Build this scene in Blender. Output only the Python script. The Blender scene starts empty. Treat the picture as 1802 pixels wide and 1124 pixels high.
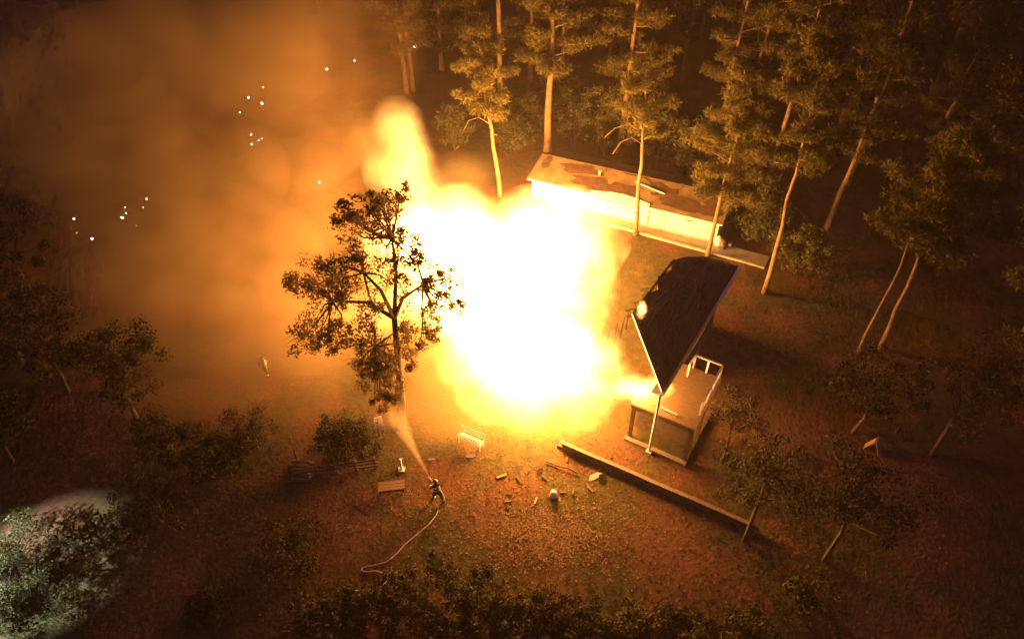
import bpy, bmesh, math, random
from mathutils import Vector, Matrix, noise as mnoise
R = math.radians
scene = bpy.context.scene
C = scene.collection

# ------------------------------------------------------------------ camera
CAM_H, PITCH, FPX, W, H = 33.0, R(40), 1200.0, 1802.0, 1124.0
cam_data = bpy.data.cameras.new('camera')
cam_data.sensor_width = 36.0
cam_data.lens = 36.0 * FPX / W
cam_data.clip_start = 0.2
cam_data.clip_end = 2000
cam = bpy.data.objects.new('camera', cam_data)
cam.location = (0, 0, CAM_H)
cam.rotation_euler = (math.pi / 2 - PITCH, 0, 0)
C.objects.link(cam)
scene.camera = cam

# ------------------------------------------------------------------ night sky
world = bpy.data.worlds.new('World')
scene.world = world
world.use_nodes = True
wn = world.node_tree
sky = wn.nodes.new('ShaderNodeTexSky')
sky.sky_type = 'NISHITA'
sky.sun_disc = False
sky.sun_elevation = R(-3)
sky.sun_rotation = R(200)
bg = wn.nodes['Background']
bg.inputs['Strength'].default_value = 0.15
wn.links.new(sky.outputs['Color'], bg.inputs['Color'])

sun_data = bpy.data.lights.new('purple_fill', 'SUN')
sun_data.energy = 0.18
sun_data.angle = R(0.5)
sun_data.color = (0.85, 0.28, 1.0)  # purple fill added to tint and lift the dark areas
sun = bpy.data.objects.new('purple_fill', sun_data)
sun.rotation_euler = (R(40), 0, R(20))
C.objects.link(sun)

# ------------------------------------------------------------------ exposure and render settings
scene.view_settings.view_transform = 'Standard'
scene.view_settings.look = 'None'
scene.view_settings.exposure = 0.0
scene.view_settings.gamma = 1.0
scene.view_settings.use_curve_mapping = False
cy = scene.cycles
cy.use_denoising = True
cy.max_bounces = 4
cy.diffuse_bounces = 1
cy.glossy_bounces = 1
cy.transmission_bounces = 1
cy.volume_bounces = 0
cy.transparent_max_bounces = 8
cy.sample_clamp_indirect = 1.5
cy.volume_step_rate = 6.0
cy.volume_max_steps = 64
cy.use_adaptive_sampling = True
cy.adaptive_threshold = 0.04
cy.adaptive_min_samples = 12

# ------------------------------------------------------------------ helpers
FW = Vector((0, math.cos(PITCH), -math.sin(PITCH)))
UP = Vector((0, math.sin(PITCH), math.cos(PITCH)))


def ray(px, py):
    return FW + Vector((1, 0, 0)) * ((px - W / 2) / FPX) - UP * ((py - H / 2) / FPX)


def at(px, py, z=0.0):
    d = ray(px, py)
    return Vector((0, 0, CAM_H)) + d * ((z - CAM_H) / d.z)


def aty(px, py, y):
    d = ray(px, py)
    return Vector((0, 0, CAM_H)) + d * (y / d.y)


def screen_x(p):
    v = Vector(p) - Vector((0, 0, CAM_H))
    return W / 2 + FPX * v.x / v.dot(FW)


def link(o, parent=None):
    C.objects.link(o)
    if parent is not None:
        o.parent = parent
    return o


def tag(o, label=None, cat=None, group=None, kind=None):
    if label: o['label'] = label
    if cat: o['category'] = cat
    if group: o['group'] = group
    if kind: o['kind'] = kind
    return o


def thing(name, label, cat, loc=(0, 0, 0), rz=0.0, group=None):
    o = bpy.data.objects.new(name, None)
    o.empty_display_size = 0.3
    o.location = loc
    o.rotation_euler = (0, 0, rz)
    C.objects.link(o)
    return tag(o, label, cat, group)


class MB:
    """collects boxes, tubes and polygons for one mesh"""
    def __init__(self):
        self.v = []
        self.f = []

    def poly(self, pts):
        n = len(self.v)
        self.v += [tuple(p) for p in pts]
        self.f.append(tuple(range(n, n + len(pts))))
        return self

    def box(self, c, s, rz=0.0, rx=0.0, ry=0.0):
        m = Matrix.Translation(c) @ Matrix.Rotation(rz, 4, 'Z') @ Matrix.Rotation(rx, 4, 'X') @ Matrix.Rotation(ry, 4, 'Y')
        n = len(self.v)
        for x in (-.5, .5):
            for y in (-.5, .5):
                for z in (-.5, .5):
                    self.v.append(tuple(m @ Vector((x * s[0], y * s[1], z * s[2]))))
        for q in ((0, 1, 3, 2), (4, 6, 7, 5), (0, 4, 5, 1), (2, 3, 7, 6), (0, 2, 6, 4), (1, 5, 7, 3)):
            self.f.append(tuple(n + i for i in q))
        return self

    def bar(self, a, b, w, h=None):
        """box beam between two points"""
        a, b = Vector(a), Vector(b)
        h = h or w
        d = (b - a)
        q = d.to_track_quat('Z', 'Y').to_matrix().to_4x4()
        m = Matrix.Translation((a + b) / 2) @ q
        n = len(self.v)
        L = d.length
        for x in (-.5, .5):
            for y in (-.5, .5):
                for z in (-.5, .5):
                    self.v.append(tuple(m @ Vector((x * w, y * h, z * L))))
        for q in ((0, 1, 3, 2), (4, 6, 7, 5), (0, 4, 5, 1), (2, 3, 7, 6), (0, 2, 6, 4), (1, 5, 7, 3)):
            self.f.append(tuple(n + i for i in q))
        return self

    def tube(self, pts, rad, sides=7, cap=True):
        pts = [Vector(p) for p in pts]
        if not isinstance(rad, (list, tuple)):
            rad = [rad] * len(pts)
        n0 = len(self.v)
        for i, p in enumerate(pts):
            d = (pts[min(i + 1, len(pts) - 1)] - pts[max(i - 1, 0)]).normalized()
            ref = Vector((1, 0, 0)) if abs(d.x) < .8 else Vector((0, 1, 0))
            u = d.cross(ref).normalized()
            w = d.cross(u)
            for k in range(sides):
                a = 2 * math.pi * k / sides
                self.v.append(tuple(p + (u * math.cos(a) + w * math.sin(a)) * rad[i]))
        for i in range(len(pts) - 1):
            for k in range(sides):
                k2 = (k + 1) % sides
                self.f.append((n0 + i * sides + k, n0 + i * sides + k2, n0 + (i + 1) * sides + k2, n0 + (i + 1) * sides + k))
        if cap:
            self.f.append(tuple(n0 + k for k in range(sides))[::-1])
            self.f.append(tuple(n0 + (len(pts) - 1) * sides + k for k in range(sides)))
        return self

    def prism(self, ring, z0, z1):
        n = len(self.v)
        m = len(ring)
        self.v += [(x, y, z0) for x, y in ring] + [(x, y, z1) for x, y in ring]
        self.f.append(tuple(range(n, n + m))[::-1])
        self.f.append(tuple(range(n + m, n + 2 * m)))
        for i in range(m):
            j = (i + 1) % m
            self.f.append((n + i, n + j, n + m + j, n + m + i))
        return self

    def mesh(self, name, mat, smooth=False):
        me = bpy.data.meshes.new(name)
        me.from_pydata(self.v, [], self.f)
        me.materials.append(mat)
        if smooth:
            for p in me.polygons: p.use_smooth = True
        me.update()
        return me

    def build(self, name, mat, parent=None, smooth=False):
        return link(bpy.data.objects.new(name, self.mesh(name, mat, smooth)), parent)


def lathe(mb, c, prof, sides=14):
    """prof: list of (radius, z); c: centre"""
    n0 = len(mb.v)
    for r, z in prof:
        for k in range(sides):
            a = 2 * math.pi * k / sides
            mb.v.append((c[0] + r * math.cos(a), c[1] + r * math.sin(a), c[2] + z))
    for i in range(len(prof) - 1):
        for k in range(sides):
            k2 = (k + 1) % sides
            mb.f.append((n0 + i * sides + k, n0 + i * sides + k2, n0 + (i + 1) * sides + k2, n0 + (i + 1) * sides + k))
    mb.f.append(tuple(n0 + k for k in range(sides))[::-1])
    mb.f.append(tuple(n0 + (len(prof) - 1) * sides + k for k in range(sides)))
    return mb


# ------------------------------------------------------------------ materials
def mat(name, c1, c2=None, scale=3.0, rough=.8, bump=0.0, bscale=20.0, detail=4.0, spec=.3, stretch=None, translucent=0.0):
    m = bpy.data.materials.new(name)
    m.use_nodes = True
    nt = m.node_tree
    b = nt.nodes['Principled BSDF']
    b.inputs['Roughness'].default_value = rough
    b.inputs['Specular IOR Level'].default_value = spec
    b.inputs['Base Color'].default_value = (*c1, 1)
    tc = nt.nodes.new('ShaderNodeTexCoord')
    src = tc.outputs['Object']
    if stretch:
        mp = nt.nodes.new('ShaderNodeMapping')
        mp.inputs['Scale'].default_value = stretch
        nt.links.new(src, mp.inputs['Vector'])
        src = mp.outputs['Vector']
    if c2:
        n = nt.nodes.new('ShaderNodeTexNoise')
        n.inputs['Scale'].default_value = scale
        n.inputs['Detail'].default_value = detail
        nt.links.new(src, n.inputs['Vector'])
        r = nt.nodes.new('ShaderNodeValToRGB')
        r.color_ramp.elements[0].position = .35
        r.color_ramp.elements[1].position = .65
        r.color_ramp.elements[0].color = (*c1, 1)
        r.color_ramp.elements[1].color = (*c2, 1)
        nt.links.new(n.outputs['Fac'], r.inputs['Fac'])
        nt.links.new(r.outputs['Color'], b.inputs['Base Color'])
    if bump:
        n2 = nt.nodes.new('ShaderNodeTexNoise')
        n2.inputs['Scale'].default_value = bscale
        n2.inputs['Detail'].default_value = 5
        nt.links.new(src, n2.inputs['Vector'])
        bp = nt.nodes.new('ShaderNodeBump')
        bp.inputs['Strength'].default_value = bump
        nt.links.new(n2.outputs['Fac'], bp.inputs['Height'])
        nt.links.new(bp.outputs['Normal'], b.inputs['Normal'])
    if translucent:
        t = nt.nodes.new('ShaderNodeBsdfTranslucent')
        mx = nt.nodes.new('ShaderNodeMixShader')
        mx.inputs['Fac'].default_value = translucent
        if c2:
            nt.links.new(r.outputs['Color'], t.inputs['Color'])
        else:
            t.inputs['Color'].default_value = (*c1, 1)
        nt.links.new(b.outputs['BSDF'], mx.inputs[1])
        nt.links.new(t.outputs['BSDF'], mx.inputs[2])
        nt.links.new(mx.outputs['Shader'], nt.nodes['Material Output'].inputs['Surface'])
    return m


def emit_mat(name, col, strength):
    m = bpy.data.materials.new(name)
    m.use_nodes = True
    nt = m.node_tree
    b = nt.nodes['Principled BSDF']
    b.inputs['Base Color'].default_value = (*col, 1)
    b.inputs['Emission Color'].default_value = (*col, 1)
    b.inputs['Emission Strength'].default_value = strength
    return m


def math_node(nt, op, a, b=None, clamp=False):
    n = nt.nodes.new('ShaderNodeMath')
    n.operation = op
    n.use_clamp = clamp
    for i, s in enumerate((a, b)):
        if s is None: continue
        if isinstance(s, (int, float)): n.inputs[i].default_value = s
        else: nt.links.new(s, n.inputs[i])
    return n.outputs[0]


def billow_field(nt, nscale, namp, edge, detail=2.0):
    """0 outside a unit ball with a billowing edge, 1 inside"""
    tc = nt.nodes.new('ShaderNodeTexCoord')
    ln = nt.nodes.new('ShaderNodeVectorMath')
    ln.operation = 'LENGTH'
    nt.links.new(tc.outputs['Object'], ln.inputs[0])
    geo = nt.nodes.new('ShaderNodeNewGeometry')
    n = nt.nodes.new('ShaderNodeTexNoise')
    n.inputs['Scale'].default_value = nscale
    n.inputs['Detail'].default_value = detail
    n.inputs['Roughness'].default_value = .55
    nt.links.new(geo.outputs['Position'], n.inputs['Vector'])
    nn = math_node(nt, 'MULTIPLY', math_node(nt, 'SUBTRACT', n.outputs['Fac'], .5), namp)
    d = math_node(nt, 'ADD', math_node(nt, 'SUBTRACT', .97, ln.outputs['Value']), nn)
    # fade to nothing at the domain's surface whatever the noise says
    lim = math_node(nt, 'MULTIPLY', math_node(nt, 'SUBTRACT', 1.0, ln.outputs['Value']), 8.0, True)
    f = math_node(nt, 'DIVIDE', d, edge, True)
    return math_node(nt, 'MULTIPLY', f, lim)


def vol_mat(name):
    m = bpy.data.materials.new(name)
    m.use_nodes = True
    nt = m.node_tree
    nt.nodes.remove(nt.nodes['Principled BSDF'])
    return m, nt, nt.nodes['Material Output']


def flame_mat(name, col, strength, nscale=.22, namp=.9, edge=.9, power=2.0):
    m, nt, out = vol_mat(name)
    f = billow_field(nt, nscale, namp, edge)
    e = nt.nodes.new('ShaderNodeEmission')
    e.inputs['Color'].default_value = (*col, 1)
    nt.links.new(math_node(nt, 'MULTIPLY', math_node(nt, 'POWER', f, power), strength), e.inputs['Strength'])
    nt.links.new(e.outputs[0], out.inputs['Volume'])
    return m


def smoke_mat(name, col, dens, nscale=.09, namp=1.2, edge=.7, aniso=.25, absorb=None):
    m, nt, out = vol_mat(name)
    f = billow_field(nt, nscale, namp, edge, 3.0)
    p = nt.nodes.new('ShaderNodeVolumePrincipled')
    p.inputs['Color'].default_value = (*col, 1)
    p.inputs['Anisotropy'].default_value = aniso
    if absorb: p.inputs['Absorption Color'].default_value = (*absorb, 1)
    nt.links.new(math_node(nt, 'MULTIPLY', f, dens), p.inputs['Density'])
    nt.links.new(p.outputs[0], out.inputs['Volume'])
    return m


M = {}
M['bark'] = mat('pine_bark', (.16, .10, .06), (.28, .19, .12), 6, .9, .6, 14, stretch=(1, 1, .35))
M['dark_bark'] = mat('oak_bark', (.07, .05, .035), (.12, .09, .06), 8, .9, .5, 16)
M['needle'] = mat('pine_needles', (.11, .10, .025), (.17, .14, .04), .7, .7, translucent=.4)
M['needle_shaded'] = mat('shaded_pine_needles', (.085, .072, .02), (.12, .098, .03), .6, .75, translucent=.35)  # darkened needle copy: weak firelight on far pines put into the colour
M['leaf'] = mat('oak_leaves', (.09, .055, .02), (.12, .08, .03), .8, .7, translucent=.5)
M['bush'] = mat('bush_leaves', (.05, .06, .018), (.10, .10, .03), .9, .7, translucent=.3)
M['shaded_bush'] = mat('shaded_bush_leaves', (.03, .028, .012), (.055, .046, .018), .9, .75, translucent=.12)  # darkened bush copy: unlit foliage imitated by the leaf colour
M['dry_leaf'] = mat('fallen_leaves', (.15, .075, .035), (.32, .17, .075), 2.5, .8)
M['grass'] = mat('grass_blades', (.07, .065, .025), (.14, .10, .045), .35, .8, translucent=.2)
M['white'] = mat('white_paint', (.72, .70, .66), (.80, .79, .76), 4, .6, .1, 40)
M['wall_white'] = mat('shed_wall_paint', (.70, .68, .62), (.80, .78, .73), 1.2, .7, .15, 30)
M['roof_dark'] = mat('dark_shingles', (.035, .03, .028), (.055, .046, .042), 1.4, .9, .5, 18)
M['shingle'] = mat('tan_shingles', (.15, .10, .06), (.25, .17, .10), 1.0, .9, .5, 14)
M['felt'] = mat('roof_felt', (.07, .035, .025), (.11, .06, .04), 2, .9, .3, 20)
M['wood'] = mat('deck_wood', (.22, .14, .075), (.32, .21, .115), 3, .75, .3, 12, stretch=(1, 6, 1))
M['dark_wood'] = mat('weathered_wood', (.10, .07, .05), (.17, .12, .08), 3, .85, .4, 14)
M['char'] = mat('charred_wood', (.012, .011, .01), (.03, .025, .022), 5, .95, .6, 18)
M['siding'] = mat('house_siding', (.20, .16, .12), (.27, .21, .16), 2, .8, .2, 12)
M['concrete'] = mat('pale_concrete', (.26, .23, .20), (.36, .32, .28), 1.5, .9, .4, 12)
M['block'] = mat('retaining_block', (.22, .17, .13), (.32, .25, .19), 1.8, .9, .5, 10)
M['asphalt'] = mat('asphalt', (.045, .043, .042), (.07, .066, .062), .6, .9, .3, 30)
M['gravel'] = mat('gravel_road', (.10, .06, .036), (.16, .095, .058), .8, .95, .5, 16)
M['metal'] = mat('grey_metal', (.32, .32, .33), (.42, .42, .42), 4, .45, .1, 30, spec=.5)
M['dark_metal'] = mat('dark_metal', (.05, .05, .055), (.08, .08, .085), 4, .5, .1, 30, spec=.5)
M['coat'] = mat('turnout_coat', (.05, .042, .03), (.075, .06, .04), 10, .9, .2, 40)
M['skin'] = mat('skin', (.45, .28, .2), (.5, .32, .23), 12, .6)
M['helmet'] = mat('helmet_black', (.03, .03, .03), (.04, .04, .04), 10, .4, spec=.5)
M['stripe'] = mat('reflective_tape', (.78, .78, .62), (.85, .85, .7), 20, .3, spec=.6)
M['hose'] = mat('pale_hose', (.62, .56, .46), (.70, .63, .52), 6, .8)
M['glass'] = mat('dark_glass', (.02, .02, .022), None, rough=.1, spec=.6)
M['plastic'] = mat('white_plastic', (.78, .77, .72), (.82, .81, .77), 6, .45)
M['rust'] = mat('rusty_red', (.16, .05, .03), (.24, .09, .05), 6, .7, .2, 20)


def ground_mat():
    m = bpy.data.materials.new('yard_ground')
    m.use_nodes = True
    nt = m.node_tree
    b = nt.nodes['Principled BSDF']
    b.inputs['Roughness'].default_value = .95
    b.inputs['Specular IOR Level'].default_value = .1
    tc = nt.nodes.new('ShaderNodeTexCoord')

    def nz(scale, detail, lo, hi):
        n = nt.nodes.new('ShaderNodeTexNoise')
        n.inputs['Scale'].default_value = scale
        n.inputs['Detail'].default_value = detail
        n.inputs['Roughness'].default_value = .6
        nt.links.new(tc.outputs['Object'], n.inputs['Vector'])
        r = nt.nodes.new('ShaderNodeMapRange')
        r.inputs['From Min'].default_value = lo
        r.inputs['From Max'].default_value = hi
        nt.links.new(n.outputs['Fac'], r.inputs['Value'])
        return r.outputs[0]

    def mix(f, a, c):
        x = nt.nodes.new('ShaderNodeMixRGB')
        nt.links.new(f, x.inputs['Fac'])
        for i, s in ((1, a), (2, c)):
            if isinstance(s, tuple): x.inputs[i].default_value = (*s, 1)
            else: nt.links.new(s, x.inputs[i])
        return x.outputs[0]
    grass = mix(nz(1.6, 6, .35, .65), (.058, .05, .02), (.10, .08, .034))
    dirt = mix(nz(2.6, 8, .3, .7), (.10, .045, .026), (.18, .085, .045))
    leafy = mix(nz(7.0, 5, .45, .62), (.12, .05, .025), (.28, .13, .065))
    c = mix(nz(.16, 5, .46, .58), grass, dirt)
    c = mix(nz(.22, 6, .55, .68), c, leafy)
    nt.links.new(c, b.inputs['Base Color'])
    n = nt.nodes.new('ShaderNodeTexNoise')
    n.inputs['Scale'].default_value = 5
    n.inputs['Detail'].default_value = 8
    nt.links.new(tc.outputs['Object'], n.inputs['Vector'])
    bp = nt.nodes.new('ShaderNodeBump')
    bp.inputs['Strength'].default_value = .45
    bp.inputs['Distance'].default_value = .12
    nt.links.new(n.outputs['Fac'], bp.inputs['Height'])
    nt.links.new(bp.outputs['Normal'], b.inputs['Normal'])
    return m


M['ground'] = ground_mat()


# ------------------------------------------------------------------ the setting
def ground_z(x, y):
    return 0.10 * mnoise.noise(Vector((x * .13, y * .13, 0))) + .05 * mnoise.noise(Vector((x * .5, y * .5, 3)))


def build_ground():
    me = bpy.data.meshes.new('ground')
    vs, fs = [], []
    xs = [-400, -200, -110] + [-70 + i * 1.0 for i in range(141)] + [110, 200, 400]
    ys = [-300, -120, -30] + [i * 1.0 for i in range(0, 131)] + [180, 300, 600]
    for y in ys:
        for x in xs:
            inside = abs(x) <= 70 and 0 <= y <= 130
            vs.append((x, y, ground_z(x, y) - .04 if inside else -.04))
    nx = len(xs)
    for j in range(len(ys) - 1):
        for i in range(nx - 1):
            fs.append((j * nx + i, j * nx + i + 1, (j + 1) * nx + i + 1, (j + 1) * nx + i))
    me.from_pydata(vs, [], fs)
    me.materials.append(M['ground'])
    for p in me.polygons: p.use_smooth = True
    o = link(bpy.data.objects.new('ground', me))
    return tag(o, 'red brown yard of worn grass, dirt and fallen leaves around the fire', kind='structure')


build_ground()


def ribbon(name, pts, width, z, material, kind='structure', label=None, thick=.12):
    """flat paved strip with real thickness along a ground path"""
    pts = [Vector((p[0], p[1], 0)) for p in pts]
    mb = MB()
    n = len(pts)
    for i, p in enumerate(pts):
        d = (pts[min(i + 1, n - 1)] - pts[max(i - 1, 0)]).normalized()
        s = Vector((-d.y, d.x, 0)) * width / 2
        for q, zz in ((p - s, z - thick), (p - s, z), (p + s, z), (p + s, z - thick)):
            mb.v.append((q.x, q.y, zz))
    for i in range(n - 1):
        for k in range(4):
            k2 = (k + 1) % 4
            mb.f.append((i * 4 + k, i * 4 + k2, i * 4 + 4 + k2, i * 4 + 4 + k))
    mb.f.append((0, 1, 2, 3)[::-1])
    mb.f.append(tuple((n - 1) * 4 + k for k in range(4)))
    o = mb.build(name, material)
    return tag(o, label, kind=kind)


# gravel drive in front of the shed, with its pale kerb, and the street beyond the oak
a, b = at(1010, 378), at(1345, 472)
d = (b - a).normalized()
nrm = Vector((-d.y, d.x, 0))
ribbon('path', [a + nrm * .95 - d * 6, a + nrm * .95, b + nrm * .95], 1.7, .07, M['concrete'],
       label='concrete path along the front of the white shed')
ribbon('kerb', [a - d * 6, a, b], .22, .17, M['concrete'], label='thin pale kerb edging the path by the shed', thick=.3)

# ------------------------------------------------------------------ the burning house (east wing still standing)
HZ = R(-31.4)
house = thing('burning_house', 'two storey house with dark hip roof, its western half lost in flames', 'house', (8.4, 26.67, 0), HZ)
EZ, RZ_, HW, LY = 5.3, 7.55, 3.3, 14.2          # eave height, ridge height, half width, length
DIR_E = Vector((math.cos(HZ), math.sin(HZ), 0))
DIR_N = Vector((-math.sin(HZ), math.cos(HZ), 0))
H0 = Vector((8.4, 26.67, 0))


def slab(pts, t):
    """thick polygon: pts on top, t below"""
    mb = MB()
    n = len(pts)
    mb.v = [tuple(p) for p in pts] + [(p[0], p[1], p[2] - t) for p in pts]
    mb.f.append(tuple(range(n)))
    mb.f.append(tuple(range(n, 2 * n))[::-1])
    for i in range(n):
        j = (i + 1) % n
        mb.f.append((i, n + i, n + j, j))
    return mb


# east slope: whole trapezoid with a scorched, nibbled top edge
top_edge = [(-HW, 9.3, RZ_), (-HW + .25, 8.4, RZ_ - .15), (-HW, 7.6, RZ_), (-HW - .1, 6.9, RZ_ + .05), (-HW + .3, 6.1, RZ_ - .2),
            (-HW + .05, 5.2, RZ_), (-HW, 4.3, RZ_), (-HW - .05, 3.5, RZ_), (-HW, 2.8, RZ_)]
east = slab([(0, 0, EZ), (0, LY, EZ)] + top_edge, .14).build('roof', M['roof_dark'], house)
# shingle courses on the slope: thin lapped strips
mb = MB()
for i in range(1, 17):
    t = i / 17.0
    y0, y1 = 2.8 * t + .05, LY - (LY - 9.3) * t - .05
    x = -HW * t
    z = EZ + (RZ_ - EZ) * t
    if t > .93: y0, y1 = 3.2, 8.1
    mb.bar((x, y0, z + .012), (x, y1, z + .012), .03, .02)
mb.build('shingle_course', M['roof_dark'], east)
# what is left of the north hip and the west slope: bare charred rafters
slab([(0, LY, EZ), (-2.2, LY, EZ), (-2.9, 11.2, 6.85), (-HW, 9.3, RZ_)], .12).build('hip_slope', M['roof_dark'], east)
MB().bar((0, 0, EZ + .05), (-HW, 2.8, RZ_ + .05), .06, .10).build('hip_rafter', M['white'], house)
mb = MB().bar((-HW, 2.8, RZ_ - .12), (-HW, 9.3, RZ_ - .12), .1, .22)
mb.build('ridge_board', M['char'], house)
for i in range(9):
    y = 2.9 + i * .8
    L = .10 + .18 * ((i * 37) % 10) / 10
    MB().bar((-HW, y, RZ_ - .15), (-HW - HW * L, y, RZ_ - .15 - (RZ_ - EZ) * L), .06, .15).build('rafter', M['char'], house)
# white gutter and fascia on the east eave
MB().box((.10, LY / 2, EZ - .02), (.16, LY + .2, .15)).build('gutter', M['white'], house)
MB().box((.0, LY / 2, EZ - .26), (.05, LY + .1, .26)).build('fascia', M['white'], house)
MB().box((-.3, LY / 2, EZ - .30), (.6, LY, .06)).build('soffit', M['white'], house)
# torn pale flashing curling up along the eave above the deck
mb = MB()
rg = random.Random(8)
for i in range(22):
    y = -.3 + i * .46
    w_ = .12 + .30 * math.exp(-((y - 4.2) / 2.2) ** 2) + rg.uniform(-.05, .06)
    mb.v += [(.17 + rg.uniform(-.02, .02), y, EZ - .02), (.20 + w_ * .55, y + rg.uniform(-.1, .1), EZ + .22 + w_ * 1.3)]
for i in range(21):
    mb.f.append((i * 2, i * 2 + 2, i * 2 + 3, i * 2 + 1))
fl = mb.build('torn_flashing', M['white'], house)
sm = fl.modifiers.new('thick', 'SOLIDIFY'); sm.thickness = .02
# walls
MB().box((-.75, LY / 2 + 2.9, EZ / 2 - .2), (.2, LY - 7.2, EZ - .35)).build('wall', M['siding'], house)
MB().box((-4.6, 2.9, .6), (1.7, .2, 1.2)).build('wall', M['siding'], house)
MB().box((-2.2, LY - .5, .7), (2.8, .2, 1.4)).build('wall', M['siding'], house)
for i in range(10):    # wall studs of the lost west side
    MB().bar((-6.0, 3 + i * 1.15, 0), (-6.0 + .1 * (i % 3), 3 + i * 1.15, 1.2 + ((i * 29) % 10) / 6), .09).build('stud', M['char'], house)
# corner post carrying the eave, on a small pale foot
MB().tube([(-.06, .02, .12), (-.06, .02, EZ - .2)], .075, 10).build('corner_post', M['white'], house, True)
MB().box((-.06, .02, .05), (.34, .34, .22)).build('post_foot', M['white'], house)
# lower block carrying the deck
DX0, DX1, DY0, DY1, DZ = -1.68, 2.12, .38, 5.25, 3.1
MB().box(((DX0 + DX1) / 2, DY0 + 1.1, DZ / 2 - .15), (DX1 - DX0 - .2, .18, DZ - .3)).build('underdeck_shade_wall', M['dark_wood'], house)  # dark wall added to stand for the shade under the open deck
for px_, py_ in ((DX0 + .12, DY0 + .12), (DX1 - .12, DY0 + .12), (DX1 - .12, (DY0 + DY1) / 2)):
    MB().box((px_, py_, DZ / 2 - .1), (.2, .2, DZ - .3)).build('deck_post', M['dark_wood'], house)
MB().box(((DX0 + DX1) / 2, DY0 + .1, DZ - .36), (DX1 - DX0, .16, .2)).build('deck_beam', M['dark_wood'], house)
MB().box((DX1 - .1, (DY0 + DY1) / 2, DZ - .37), (.16, DY1 - DY0 - .3, .2)).build('deck_beam', M['dark_wood'], house)
MB().box(((DX0 + DX1) / 2, (DY0 + DY1) / 2, .04), (DX1 - DX0 + .1, DY1 - DY0, .1)).build('floor_slab', M['ground'], house)
MB().box(((DX0 + DX1) / 2, DY0 - .12, .07), (DX1 - DX0 + .2, .3, .2)).build('footing', M['block'], house)
deck = MB().box(((DX0 + DX1) / 2, (DY0 + DY1) / 2, DZ - .16), (DX1 - DX0 + .1, DY1 - DY0 + .1, .2)).build('deck', M['dark_wood'], house)
n = 34
for i in range(n):
    y = DY0 + (i + .5) * (DY1 - DY0) / n
    MB().box(((DX0 + DX1) / 2, y, DZ - .04), (DX1 - DX0 + .16, (DY1 - DY0) / n - .012, .04)).build('deck_board', M['wood'], deck)
# deck railing: north and east sides, and a stub on the south side
rail = thing('deck_railing', None, None)
rail.parent = house
def rail_run(p, q, posts, missing=(), slats=False):
    p, q = Vector(p), Vector(q)
    for i in range(posts):
        if i in missing: continue
        c = p.lerp(q, i / (posts - 1))
        MB().box((c.x, c.y, c.z + .54), (.11, .11, 1.08)).build('post', M['white'], rail)
    MB().bar(p + Vector((0, 0, 1.06)), q + Vector((0, 0, 1.06)), .12, .07).build('top_rail', M['white'], rail)
    if slats:
        MB().bar(p + Vector((0, 0, .16)), q + Vector((0, 0, .16)), .06, .06).build('bottom_rail', M['white'], rail)
        k = max(2, int((q - p).length / .3))
        for i in range(1, k):
            if (i * 7) % 5 < 2: continue
            c = p.lerp(q, i / k)
            MB().box((c.x, c.y, c.z + .6), (.04, .04, .86)).build('baluster', M['white'], rail)
e = .08
rail_run((.35, DY1 - e, DZ), (DX1 - e, DY1 - e, DZ), 3)
rail_run((DX1 - e, DY1 - e, DZ), (DX1 - e, DY0 + 1.2, DZ), 4, (), True)
rail_run((.35, DY1 - e, DZ), (.30, DY1 - 1.0, DZ), 2)
MB().bar((-.1, DY0 + .5, DZ + .1), (.95, DY0 + .42, DZ + .1), .09, .09).build('fallen_rail', M['white'], rail)

# ------------------------------------------------------------------ the long white shed
SL, SD = 17.6, 6.0
sa, sb = at(936, 349), at(1258, 429)
SZ = math.atan2(sb.y - sa.y, sb.x - sa.x)
SL = (sb - sa).length
shed = thing('long_shed', 'long low white shed with patchy tan shingle roof below the pines', 'shed', (sa.x, sa.y, 0), SZ)
WH, RH = 2.25, 3.15
mb = MB()
mb.box((SL / 2, .1, WH / 2), (SL, .2, WH))
mb.box((SL / 2, SD - .1, WH / 2), (SL, .2, WH))
for x in (.1, SL - .1):
    mb.box((x, SD / 2, WH / 2), (.2, SD - .4, WH))
    mb.prism([(x - .1, .2), (x + .1, .2), (x + .1, SD - .2), (x - .1, SD - .2)], WH, WH + .001)
mb.build('wall', M['wall_white'], shed)
for x in (.1, SL - .1):
    g = MB()
    pts = [(.2, WH), (SD - .2, WH), (SD / 2, RH - .12)]
    g.v = [(x - .1, p[0], p[1]) for p in pts] + [(x + .1, p[0], p[1]) for p in pts]
    g.f = [(0, 2, 1), (3, 4, 5), (0, 1, 4, 3), (1, 2, 5, 4), (2, 0, 3, 5)]
    g.build('gable', M['wall_white'], shed)
OH = .32
sl = (RH - WH) / (SD / 2)
ez = WH - OH * sl + .06
sroof = slab([(-.3, -OH, ez), (SL + .3, -OH, ez), (SL + .3, SD / 2, RH + .06), (-.3, SD / 2, RH + .06)], .1).build('roof', M['shingle'], shed)
slab([(-.3, SD / 2 + .002, RH + .06), (SL + .3, SD / 2 + .002, RH + .06), (SL + .3, SD + OH, ez), (-.3, SD + OH, ez)], .1).build('back_roof', M['shingle'], shed)
def roof_pt(x, y, lift=.0):
    return (x, y, ez + (y + OH) * sl + lift)
rs = random.Random(4)
def patch(cx, cy_, rx, ry, seed, name, m, lift):
    r = random.Random(seed)
    ring = []
    for i in range(16):
        a_ = 2 * math.pi * i / 16
        k = r.uniform(.55, 1.1)
        ring.append(roof_pt(min(max(cx + rx * k * math.cos(a_), -.2), SL + .2), min(max(cy_ + ry * k * math.sin(a_), -.28), SD / 2 - .05), lift))
    slab(ring, .012).build(name, m, sroof)
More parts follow.
